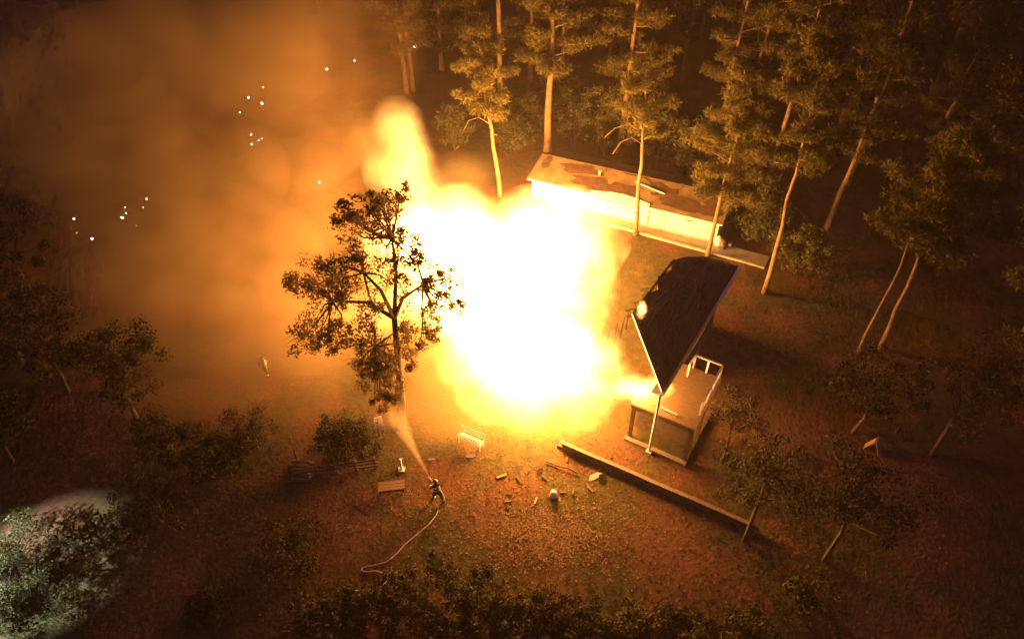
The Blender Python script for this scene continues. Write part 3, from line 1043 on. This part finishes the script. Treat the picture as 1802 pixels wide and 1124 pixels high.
# ------------------------------------------------------------------ firefighters
def person(loc, rz, label, pose, group):
    t = thing('person', label, 'person', loc, rz, group)
    if pose == 'hose':      # braced, both hands forward on the nozzle; faces local +y
        J = {'pel': (0, -.06, .92, .17), 'sp': (0, .0, 1.15, .165), 'ch': (0, .07, 1.36, .19), 'nk': (0, .1, 1.52, .075), 'hd': (0, .13, 1.62, .09), 'ht': (0, .14, 1.74, .085),
             'ls': (-.2, .07, 1.42, .085), 'le': (-.3, .22, 1.18, .068), 'lw': (-.12, .48, 1.1, .05), 'lh': (-.06, .56, 1.1, .048),
             'rs': (.2, .07, 1.42, .085), 're': (.33, .0, 1.14, .068), 'rw': (.17, .24, 1.02, .05), 'rh': (.09, .31, 1.02, .048),
             'lk': (-.15, .22, .5, .095), 'la': (-.16, .2, .1, .07), 'lt': (-.17, .4, .05, .055), 'lp': (-.11, -.03, .85, .13),
             'rk': (.16, -.12, .48, .095), 'ra': (.19, -.38, .1, .07), 'rt': (.2, -.2, .05, .055), 'rp': (.11, -.05, .85, .13)}
    else:
        J = {'pel': (0, 0, .94, .165), 'sp': (0, 0, 1.17, .16), 'ch': (0, .0, 1.38, .185), 'nk': (0, .01, 1.54, .075), 'hd': (0, .02, 1.64, .09), 'ht': (0, .02, 1.76, .085),
             'ls': (-.2, 0, 1.44, .085), 'le': (-.27, .02, 1.17, .068), 'lw': (-.24, .14, .93, .05), 'lh': (-.23, .17, .85, .046),
             'rs': (.2, 0, 1.44, .085), 're': (.28, .02, 1.17, .068), 'rw': (.24, .2, 1.0, .05), 'rh': (.22, .27, .97, .046),
             'lk': (-.12, .03, .5, .09), 'la': (-.13, -.02, .1, .068), 'lt': (-.14, .16, .05, .055), 'lp': (-.1, 0, .86, .125),
             'rk': (.14, .06, .5, .09), 'ra': (.17, .0, .1, .068), 'rt': (.19, .18, .05, .055), 'rp': (.1, 0, .86, .125)}
    E_ = [('pel', 'sp'), ('sp', 'ch'), ('ch', 'nk'), ('nk', 'hd'), ('hd', 'ht'), ('ch', 'ls'), ('ls', 'le'), ('le', 'lw'), ('lw', 'lh'), ('ch', 'rs'), ('rs', 're'), ('re', 'rw'), ('rw', 'rh'),
          ('pel', 'lp'), ('lp', 'lk'), ('lk', 'la'), ('la', 'lt'), ('pel', 'rp'), ('rp', 'rk'), ('rk', 'ra'), ('ra', 'rt')]
    # fingers: five short chains from each palm
    for sd, hk, wk in ((-1, 'lh', 'lw'), (1, 'rh', 'rw')):
        hp, wp = Vector(J[hk][:3]), Vector(J[wk][:3])
        d_ = (hp - wp).normalized()
        side = d_.cross(Vector((0, 0, 1))).normalized()
        for f in range(5):
            off = (f - 2) * .02
            L = (.05, .075, .08, .075, .06)[f]
            if f == 0:
                a_ = hp + side * sd * -.045
                b_ = a_ + side * sd * -.02 + d_ * .03
            else:
                a_ = hp + side * off + d_ * .045
                b_ = a_ + d_ * L * .6 - Vector((0, 0, .03))
            J['%s%d' % (hk, f)] = (*a_, .011)
            J['%s%db' % (hk, f)] = (*b_, .009)
            E_ += [(hk, '%s%d' % (hk, f)), ('%s%d' % (hk, f), '%s%db' % (hk, f))]
    keys = list(J)
    me = bpy.data.meshes.new('body')
    me.from_pydata([J[k][:3] for k in keys], [(keys.index(a_), keys.index(b_)) for a_, b_ in E_], [])
    me.materials.append(M['coat'])
    o = link(bpy.data.objects.new('body', me), t)
    o.modifiers.new('skin', 'SKIN')
    if not me.skin_vertices: 
        bm = bmesh.new(); bm.from_mesh(me); bm.verts.layers.skin.verify(); bm.to_mesh(me); bm.free()
    for i, k in enumerate(keys):
        sv = me.skin_vertices[0].data[i]
        sv.radius = (J[k][3], J[k][3])
        sv.use_root = (k == 'pel')
    ss = o.modifiers.new('sub', 'SUBSURF'); ss.levels = ss.render_levels = 1
    hd = Vector(J['hd'][:3])
    face = MB()
    lathe(face, hd + Vector((0, .035, -.07)), [(.02, 0), (.06, .03), (.078, .08), (.075, .13), (.05, .17)], 12)
    fo = face.build('face', M['skin'], t, True)
    fe = MB()
    for sx in (-.03, .03): fe.box(hd + Vector((sx, .108, .02)), (.022, .012, .012))
    fe.box(hd + Vector((0, .118, -.01)), (.022, .03, .035)); fe.box(hd + Vector((0, .108, -.045)), (.045, .01, .01))
    fe.build('features', M['dark_bark'], fo)
    hm = MB()
    lathe(hm, hd + Vector((0, 0, .055)), [(.155, 0), (.165, .012), (.125, .03), (.12, .08), (.085, .13), (.03, .155)], 14)
    hl = hm.build('helmet', M['helmet'], t, True)
    lathe(MB(), hd + Vector((0, 0, .09)), [(.128, 0), (.128, .025)], 14).build('band', M['stripe'], hl, True)
    for k, zz, rr_ in (('sp', 0, 1.22), ('ch', -.02, 1.2), ):
        c_ = Vector(J[k][:3]); r_ = J[k][3] * rr_
        lathe(MB(), c_ + Vector((0, 0, zz - .03)), [(r_, 0), (r_, .06)], 16).build('reflective_stripe', M['stripe'], t, True)
    for a_, b_, f in (('le', 'lw', .6), ('re', 'rw', .6), ('lk', 'la', .55), ('rk', 'ra', .55)):
        A_, B_ = Vector(J[a_][:3]), Vector(J[b_][:3])
        c_ = A_.lerp(B_, f)
        dd = (B_ - A_).normalized() * .028
        r_ = (J[a_][3] * (1 - f) + J[b_][3] * f) * 1.22
        MB().tube([c_ - dd, c_ + dd], r_, 12).build('reflective_stripe', M['stripe'], t, True)
    at_ = MB()
    lathe(at_, Vector(J['ch'][:3]) + Vector((0, -.27, -.28)), [(.05, 0), (.075, .04), (.075, .42), (.04, .47)], 12)
    at_.build('air_tank', M['dark_metal'], t, True)
    return t


ff = at(771, 880)
spray_end = at(690, 722, 2.6)
aim = math.atan2(spray_end.y - ff.y, spray_end.x - ff.x) - pi / 2
person((ff.x, ff.y, ground_z(ff.x, ff.y) - .04), aim, 'person in dark firefighting coat and helmet bracing a hose nozzle on the lawn', 'hose', 'firefighters')
p2 = at(471, 662)
person((p2.x, p2.y, ground_z(p2.x, p2.y) - .04), R(-70), 'person in coat with pale reflective stripes standing in the smoke left of the oak', 'stand', 'firefighters')

# nozzle held in the hands
rot = Matrix.Rotation(aim, 4, 'Z')
nzl = thing('hose_nozzle', 'short metal hose nozzle held by the person on the lawn', 'nozzle', tuple(ff + rot @ Vector((-.01, .42, 1.07))))
axis = (spray_end - (ff + rot @ Vector((-.01, .55, 1.1)))).normalized()
lathe_pts = [Vector((0, 0, 0)) - axis * .15, Vector((0, 0, 0)) + axis * .1, axis * .25, axis * .33]
MB().tube(lathe_pts, [.035, .035, .028, .05], 10).build('barrel', M['metal'], nzl, True)
MB().tube([axis * .05, axis * .05 + Vector((0, 0, -.14))], .018, 7).build('grip', M['dark_metal'], nzl, True)
nz_tip = Vector(nzl.location) + axis * .34


def catmull(pts, n=8):
    out = []
    P = [pts[0]] + list(pts) + [pts[-1]]
    for i in range(1, len(P) - 2):
        for k in range(n):
            t_ = k / n
            a_, b_, c_, d_ = P[i - 1], P[i], P[i + 1], P[i + 2]
            out.append(.5 * ((2 * b_) + (c_ - a_) * t_ + (2 * a_ - 5 * b_ + 4 * c_ - d_) * t_ ** 2 + (3 * b_ - a_ - 3 * c_ + d_) * t_ ** 3))
    out.append(pts[-1])
    return out


def gp(px, py, lift=.07):
    v = at(px, py)
    return Vector((v.x, v.y, ground_z(v.x, v.y) - .04 + lift))


hp = [Vector(nzl.location) - axis * .15, ff + rot @ Vector((.16, .1, .95)), ff + rot @ Vector((.25, -.35, .35)), gp(772, 890), gp(768, 905), gp(752, 925), gp(730, 943), gp(712, 958),
      gp(698, 974), gp(684, 986), gp(668, 992), gp(640, 998), gp(640, 1005), gp(665, 1005), gp(680, 1014), gp(676, 1028), gp(650, 1041), gp(628, 1039), gp(606, 1033)]
tag(MB().tube(catmull(hp), .027, 7).build('fire_hose', M['hose'], None, True), 'pale fire hose trailing across the lawn from the person with the nozzle', 'hose')
# the water spray: a widening cone of droplets in the air
def spray():
    m, nt, out = vol_mat('water_mist')
    tc = nt.nodes.new('ShaderNodeTexCoord')
    sp = nt.nodes.new('ShaderNodeSeparateXYZ')
    nt.links.new(tc.outputs['Object'], sp.inputs[0])
    z = math_node(nt, 'ADD', sp.outputs['Z'], .06)
    xy = nt.nodes.new('ShaderNodeCombineXYZ')
    nt.links.new(sp.outputs['X'], xy.inputs[0]); nt.links.new(sp.outputs['Y'], xy.inputs[1])
    ln = nt.nodes.new('ShaderNodeVectorMath'); ln.operation = 'LENGTH'
    nt.links.new(xy.outputs[0], ln.inputs[0])
    r_ = math_node(nt, 'DIVIDE', ln.outputs['Value'], math_node(nt, 'ADD', math_node(nt, 'MULTIPLY', math_node(nt, 'POWER', sp.outputs['Z'], 1.5), 1.0), .05))
    core = math_node(nt, 'SUBTRACT', 1.0, r_, True)
    geo = nt.nodes.new('ShaderNodeNewGeometry')
    n = nt.nodes.new('ShaderNodeTexNoise'); n.inputs['Scale'].default_value = 2.2; n.inputs['Detail'].default_value = 3
    nt.links.new(geo.outputs['Position'], n.inputs['Vector'])
    endf = math_node(nt, 'MULTIPLY', math_node(nt, 'SUBTRACT', math_node(nt, 'ADD', .84, math_node(nt, 'MULTIPLY', n.outputs['Fac'], .3)), sp.outputs['Z']), 6, True)
    den = math_node(nt, 'MULTIPLY', math_node(nt, 'DIVIDE', core, math_node(nt, 'POWER', z, .9)), math_node(nt, 'ADD', .5, n.outputs['Fac']))
    den = math_node(nt, 'MULTIPLY', math_node(nt, 'MULTIPLY', den, endf), .95)
    p_ = nt.nodes.new('ShaderNodeVolumePrincipled')
    p_.inputs['Color'].default_value = (.92, .8, .62, 1)
    p_.inputs['Anisotropy'].default_value = .35
    nt.links.new(den, p_.inputs['Density'])
    nt.links.new(p_.outputs[0], out.inputs['Volume'])
    L = (spray_end - nz_tip).length * 1.05
    mb = MB()
    zs = [i / 10 for i in range(11)]
    mb.tube([(0, 0, q) for q in zs], [.055 + 1.0 * q ** 1.5 for q in zs], 20)
    o = mb.build('water_spray', m)
    o.matrix_world = Matrix.Translation(nz_tip) @ (spray_end - nz_tip).to_track_quat('Z', 'Y').to_matrix().to_4x4() @ Matrix.Diagonal((L * .17, L * .17, L, 1))
    tag(o, 'fan of water mist shooting from the nozzle towards the oak', 'water spray', kind='stuff')


spray()

# ------------------------------------------------------------------ small things in the yard
def bench(loc, rz):
    t = thing('garden_bench', 'white slatted bench glowing at the near edge of the flames', 'bench', loc, rz)
    for i in range(4):
        MB().box((0, -.21 + i * .14, .45), (1.7, .11, .04)).build('seat_slat', M['white'], t)
    for i in range(3):
        MB().box((0, .3 + .04 * i, .62 + i * .15), (1.7, .03, .11)).build('back_slat', M['white'], t)
    for sx in (-.75, .75):
        for sy in (-.2, .26):
            MB().box((sx, sy, .22), (.07, .07, .42)).build('leg', M['white'], t)
        MB().bar((sx, .27, .42), (sx, .4, 1.0), .05).build('back_post', M['white'], t)
        MB().box((sx, .02, .68), (.07, .55, .05)).build('armrest', M['white'], t)
        MB().box((sx, -.22, .56), (.05, .05, .22)).build('arm_post', M['white'], t)
bench(at(828, 782), R(-28))

t = thing('low_table', 'low wooden table with pale top on the lawn left of the spray', 'table', at(690, 862), R(8))
for i in range(3):
    MB().box((0, -.22 + i * .22, .42), (1.5, .2, .05)).build('plank', M['wood'], t)
for sx in (-.65, .65):
    for sy in (-.22, .22):
        MB().box((sx, sy, .2), (.08, .08, .42)).build('leg', M['dark_wood'], t)
MB().box((0, -.33, .34), (1.45, .04, .12)).build('apron', M['dark_wood'], t)
t = thing('garden_post', 'short white garden post on a wider foot above the low table', 'post', at(707, 827))
MB().box((0, 0, .05), (.36, .36, .14)).build('foot', M['plastic'], t)
MB().box((0, 0, .5), (.12, .12, .8)).build('shaft', M['plastic'], t)
lathe(MB(), (0, 0, .9), [(.1, 0), (.09, .05), (.02, .12)]).build('finial', M['plastic'], t, True)

# board pinned at the oak foot
t = thing('pale_board', 'pale board leaning at the foot of the oak beside the spray', 'board', at(668, 752), R(25))
MB().box((0, 0, .45), (.55, .04, .9), 0, R(-14)).build('face', M['plastic'], t)
for sx in (-.22, .22):
    MB().bar((sx, .05, 0), (sx, .18, .8), .05).build('strut', M['wood'], t)

# rail fence left of the lawn
fa, fb = at(525, 842), at(662, 824)
t = thing('rail_fence', 'dim low rail fence between the pole and the oak', 'fence', (fa.x, fa.y, 0), math.atan2(fb.y - fa.y, fb.x - fa.x))
FL = (fb - fa).length
for i in range(5):
    MB().box((FL * i / 4, 0, .5), (.12, .12, 1.1)).build('post', M['wood'], t)
for z in (.35, .65, .92):
    MB().box((FL / 2, -.085, z), (FL + .3, .05, .12)).build('rail', M['wood'], t)
t = thing('wood_pile', 'dim heap of split logs at the end of the rail fence', 'wood pile', at(532, 832))
rw_ = random.Random(3)
for row in range(4):
    for i in range(5 - row):
        MB().tube([(-.55 + rw_.uniform(-.06, .06), (i - (4 - row) / 2) * .27, .14 + row * .23), (.55 + rw_.uniform(-.06, .06), (i - (4 - row) / 2) * .27, .14 + row * .23)], .13, 8).build('log', M['wood'], t, True)
t = thing('yard_pole', 'thin upright pole beside the dim log heap', 'pole', at(524, 812))
MB().tube([(0, 0, -.1), (0, 0, 2.2)], [.05, .04], 8).build('shaft', M['wood'], t, True)
MB().box((0, 0, 2.22), (.14, .14, .06)).build('cap', M['wood'], t)

# debris on the lawn
t = thing('upturned_bucket', 'small cream bucket lying on the lawn among the leaves', 'bucket', at(974, 872), R(30))
mb = lathe(MB(), (0, 0, 0), [(.24, 0), (.23, .04), (.17, .36)])
mb.build('body', M['plastic'], t, True)
MB().tube([(.1, .24, .0), (.2, .34, .3), (.26, .36, .62)], .025, 6).build('handle', M['dark_metal'], t, True)
def shard(name, px, py, L, w_, rz, m, label, cat):
    mb = MB()
    r = random.Random(px)
    ring = [(-L / 2, -w_ * .4), (-L * .2, -w_ * .55), (L * .3, -w_ * .35), (L / 2, 0), (L * .25, w_ * .5), (-L * .3, w_ * .4)]
    mb.prism([(x + r.uniform(-.04, .04), y + r.uniform(-.04, .04)) for x, y in ring], 0, .05)
    o = mb.build(name, m)
    g = gp(px, py, .06)
    o.location = g; o.rotation_euler = (R(14), R(-8), rz)
    tag(o, label, cat)
shard('siding_piece', 1047, 838, .9, .35, R(20), M['white'], 'pale broken siding piece below the retaining wall', 'debris')
shard('siding_piece', 1060, 843, .8, .5, R(70), M['char'], 'charred piece next to the pale broken siding', 'debris')
shard('siding_piece', 706, 808, .35, .14, R(10), M['white'], 'tiny pale scrap just above the garden post', 'debris')
shard('siding_piece', 760, 808, .4, .12, R(-10), M['white'], 'tiny pale scrap just above the spray nozzle', 'debris')
shard('siding_piece', 950, 828, .5, .3, R(60), M['felt'], 'dark shingle scrap near the yellow edge of the flames', 'debris')
shard('siding_piece', 829, 802, .6, .35, R(-15), M['white'], 'pale slab lying below the white bench', 'debris')
tag(MB().tube(catmull([gp(960, 812, .1), gp(985, 822, .12), gp(1000, 826, .16), gp(1018, 834, .1)]), [.045] * 25, 6).build('fallen_branch', M['dark_bark'], None, True),
    'thin fallen branch on the lawn near the retaining wall end', 'branch')
rb = random.Random(12)
spl = sorted((rb.uniform(880, 1110), rb.uniform(800, 900)) for _ in range(14))
for i, (px, py) in enumerate(spl):
    L = rb.uniform(.25, .6)
    o = MB().box((0, 0, .03), (L, rb.uniform(.05, .16), .05)).build('splinter', M['dark_wood' if i % 3 else 'wood'])
    o.location = gp(px, py, .03); o.rotation_euler = (rb.uniform(-.2, .2), rb.uniform(-.2, .2), rb.uniform(0, 3))
    tag(o, 'short wood splinter on the lawn below the flames, %s from the left' % ORD[i], 'splinter', 'splinters strewn below the flames')

t = thing('folding_stand', 'small A-shaped wooden stand in the dark right yard', 'stand', at(1534, 792), R(-40))
for s_ in (-1, 1):
    MB().box((s_ * .24, 0, .5), (.05, .5, 1.05), 0, 0, R(-24 * s_)).build('panel', M['wood'], t)
MB().box((0, 0, .98), (.14, .5, .06)).build('hinge', M['metal'], t)


# ------------------------------------------------------------------ lamps that are lit
def lamp_post(loc, rz, h, label, power, col, spot, arm=1.6, tilt=0.0, size=R(80), bulb=30.0):
    t = thing('street_lamp', label, 'street lamp', loc, rz)
    MB().tube([(0, 0, -.1), (0, 0, h)], [.09, .06], 10).build('pole', M['metal'], t, True)
    MB().tube([(0, 0, h - .1), (arm * .5, 0, h + .25), (arm, 0, h + .25)], .04, 8).build('arm', M['metal'], t, True)
    hd = MB().box((arm + .25, 0, h + .25), (.7, .3, .14)).build('lamp_head', M['metal'], t)
    MB().box((arm + .28, 0, h + .16), (.5, .24, .05)).build('lens', emit_mat('lamp_lens', col, bulb), hd)
    if power:
        ld = bpy.data.lights.new('lamp_light', 'SPOT')
        ld.energy = power
        ld.color = col
        ld.spot_size = size
        ld.spot_blend = .5
        ld.shadow_soft_size = .15
        lo = link(bpy.data.objects.new('lamp_light', ld), t)
        lo.location = (arm + .28, 0, h + .08)
        lo.rotation_euler = (0, tilt, 0)
    return t


lamp_post((-28.6, 15.6, 0), R(42), 8.0, 'street lamp with cool white head just off the bottom left corner', 19000, (.86, .97, 1.0), True, 1.0, R(-22), R(56))
t = thing('yard_lamp', 'tiny white lamp on a pole at the edge of the smoky wood', 'lamp', aty(730, 150, 92))
t.location.z = 0
zz = aty(730, 82, t.location.y).z
t.location.x = aty(730, 82, t.location.y).x
MB().tube([(0, 0, -.1), (0, 0, zz)], [.08, .05], 8).build('pole', M['dark_wood'], t, True)
lh = lathe(MB(), (0, -.1, zz - .15), [(.05, 0), (.2, .12), (.22, .3), (.08, .4)]).build('globe', emit_mat('globe_light', (1, .95, .85), 14), t, True)
lathe(MB(), (0, -.1, zz + .25), [(.1, 0), (.05, .08)]).build('cap', M['dark_metal'], lh, True)

# embers carried off by the smoke
em = emit_mat('ember_glow', (1, .78, .55), 7)
er = random.Random(31)
em_list = [(130, 385, 62, .20), (162, 420, 60, .22), (215, 383, 64, .22), (222, 375, 64, .1), (258, 350, 66, .15), (252, 365, 66, .08), (437, 172, 60, .15), (461, 182, 60, .18),
           (463, 154, 60, .08), (422, 198, 60, .09), (442, 237, 58, .1), (443, 254, 58, .11), (455, 247, 58, .07), (461, 244, 58, .07), (562, 321, 50, .16), (575, 122, 58, .16),
           (624, 107, 58, .1), (220, 365, 64, .08), (135, 410, 62, .06), (240, 397, 64, .06)]
emb = None
em_list.sort()
for i, (px, py, yy, s) in enumerate(em_list):
    if emb is None:
        mb = lathe(MB(), (0, 0, 0), [(.15, -.5), (.45, -.3), (.5, .05), (.3, .38), (.06, .6)], 7)
        emb = mb.mesh('ember', em)
    o = link(bpy.data.objects.new('ember', emb))
    o.location = aty(px, py, yy * .62)
    o.scale = (s * .62, s * .62, s * er.uniform(.5, .9))
    o.rotation_euler = (er.uniform(-1, 1), er.uniform(-1, 1), 0)
    tag(o, 'tiny glowing ember drifting in the smoke, %s from the left' % ORD[i], 'ember', 'embers drifting in the smoke')


# ------------------------------------------------------------------ fire: volumes of flame with the light they give off
def ball_mesh(name, m, seed):
    me = bpy.data.meshes.new(name)
    bm = bmesh.new()
    bmesh.ops.create_icosphere(bm, subdivisions=3, radius=1.0)
    for v in bm.verts:
        k = .93 + .07 * mnoise.noise(v.co * 2.3 + Vector((seed * 7.1, 0, 0)))
        v.co *= k
    bm.to_mesh(me); bm.free()
    me.materials.append(m)
    for p_ in me.polygons: p_.use_smooth = True
    return me


FC = (1.0, .42, .085)
core_m = flame_mat('flame_core', FC, 5.5, .32, 1.2, .85, 1.8)
edge_m = flame_mat('flame_edge', FC, 1.25, .28, .9, .8, 1.6)
jet_m = flame_mat('flame_jet', FC, 18.0, .7, .8, .9, 1.8)
faint_m = flame_mat('flame_faint', (1.0, .36, .05), .25, .3, 1.0, .9, 1.3)
mats_f = {'spark': flame_mat('flame_spark', FC, 30.0, 2.6, 1.3, .9, 1.8), 'core': core_m, 'edge': edge_m, 'jet': jet_m, 'faint': faint_m}
fire = thing('fire', 'huge white hot fire consuming the house', 'fire', (0, 38, 0))
fire['kind'] = 'stuff'
balls = [  # px, py, y, (rx, ry, rz), material
    (900, 510, 39.0, (8.4, 7.0, 6.8), 'core'),
    (960, 668, 31.8, (6.8, 4.8, 5.4), 'core'),
    (895, 600, 35.0, (6.8, 5.0, 5.0), 'core'),
    (790, 420, 45.0, (7.4, 5.5, 4.8), 'core'),
    (960, 420, 44.0, (7.4, 5.5, 4.4), 'core'),
    (700, 450, 43.0, (4.6, 3.6, 4.4), 'edge'),
    (680, 570, 39.0, (4.4, 3.0, 3.4), 'edge'),
    (775, 530, 40.0, (4.6, 4.0, 4.2), 'core'),
    (1130, 684, at(1130, 684, 3.9).y, (2.2, 1.3, .8), 'jet'),
    (1124, 556, 31.0, (.45, .4, .35), 'spark'),
    (1129, 545, 31.2, (.38, .38, .75), 'spark'),
    (735, 335, 48.0, (3.6, 3.0, 2.8), 'edge'),
    (735, 430, 44.0, (3.6, 3.0, 3.6), 'core'),
    (712, 300, 49.5, (3.8, 3.4, 3.4), 'edge'),
    (725, 262, 50.5, (2.4, 2.2, 3.0), 'edge'),
    (700, 225, 51.0, (2.6, 2.2, 2.8), 'edge'),
    (662, 262, 52.0, (3.4, 2.8, 4.0), 'faint'),
    (820, 310, 50.0, (4.4, 3.2, 2.2), 'faint'),
    (930, 755, 28.8, (8.4, 3.5, 3.2), 'faint'),
    (780, 650, 34.6, (6.4, 4.0, 5.0), 'faint'),
    (600, 560, 39.0, (5.5, 3.5, 3.6), 'faint'),
    (1040, 420, 44.0, (4.0, 3.0, 2.8), 'faint'),
]
for i, (px, py, yy, s, k) in enumerate(balls):
    o = link(bpy.data.objects.new('flame', ball_mesh('flame', mats_f[k], i)), fire)
    w = aty(px, py, yy)
    o.location = w - fire.location
    o.scale = s
LC = (1.0, .41, .08)
for (loc, pw, rs_) in [((0, 38, 2.0), 12000, 1.8), ((1.8, 30.8, 2.6), 19000, 1.4), ((0, 48.5, 3.6), 46000, 2.0), ((-1, 38.5, 13), 3000, 2.0), ((-9.5, 50, 9), 6000, 1.5),
                       ((-9.5, 44, 4), 11000, 1.5), (at(1120, 676, 4.4), 1200, .4)]:
    ld = bpy.data.lights.new('fire_light', 'POINT')
    ld.energy = pw
    ld.color = LC
    ld.shadow_soft_size = rs_
    lo = link(bpy.data.objects.new('fire_light', ld), fire)
    lo.location = Vector(loc) - fire.location

# ------------------------------------------------------------------ smoke
smoke = thing('smoke', 'thick brown smoke rolling off the fire to the upper left', 'smoke', (-25, 60, 0))
smoke['kind'] = 'stuff'
thick_m = smoke_mat('thick_smoke', (.80, .57, .33), .10, .12, 2.6, .65, 0.0)
thin_m = smoke_mat('thin_smoke', (.84, .57, .33), .05, .13, 2.0, .8, 0.0)
faint_s = smoke_mat('faint_smoke', (.70, .45, .25), .035, .14, 1.6, 1.3, 0.0)
sb_list = [  # px, py, height, radii, material
    (520, 60, 17, (6.5, 6, 9), 'thin'),
    (620, 40, 16, (7, 6, 9), 'faint'),
    (440, 190, 13, (10, 7, 8), 'thin'),
    (250, 130, 15, (13, 8, 7), 'thick'),
    (230, 300, 10, (12, 7, 7), 'thick'),
    (430, 360, 8, (10, 6, 6), 'thin'),
    (70, 200, 14, (12, 8, 8), 'thick'),
    (360, 60, 17, (12, 8, 7), 'thick'),
    (600, 200, 12, (6, 5, 8), 'faint'),
    (330, 450, 5, (11, 6, 6), 'thick'),
    (470, 560, 4, (11, 4.5, 4.5), 'thick'),
    (620, 600, 3.5, (7, 4, 4.5), 'thin'),
    (770, 710, 2.5, (6, 4, 3.5), 'thin'),
    (400, 660, 3, (10, 4, 4), 'thin'),
    (130, 570, 4, (10, 5, 5), 'thin'),
]
for i, (px, py, zz, s, k) in enumerate(sb_list):
    o = link(bpy.data.objects.new('billow', ball_mesh('billow', {'thick': thick_m, 'thin': thin_m, 'faint': faint_s}[k], 50 + i)), smoke)
    o.location = at(px, py, zz) - smoke.location
    o.scale = s

# ------------------------------------------------------------------ haze
m, nt, out = vol_mat('night_haze')
pv = nt.nodes.new('ShaderNodeVolumePrincipled')
pv.inputs['Color'].default_value = (.85, .68, .6, 1)
pv.inputs['Density'].default_value = .0007
pv.inputs['Anisotropy'].default_value = .2
nt.links.new(pv.outputs[0], out.inputs['Volume'])
hz = MB().box((0, 60, 17.5), (260, 240, 38)).build('haze', m)
tag(hz, 'thin smoky night haze over the whole yard', kind='stuff')
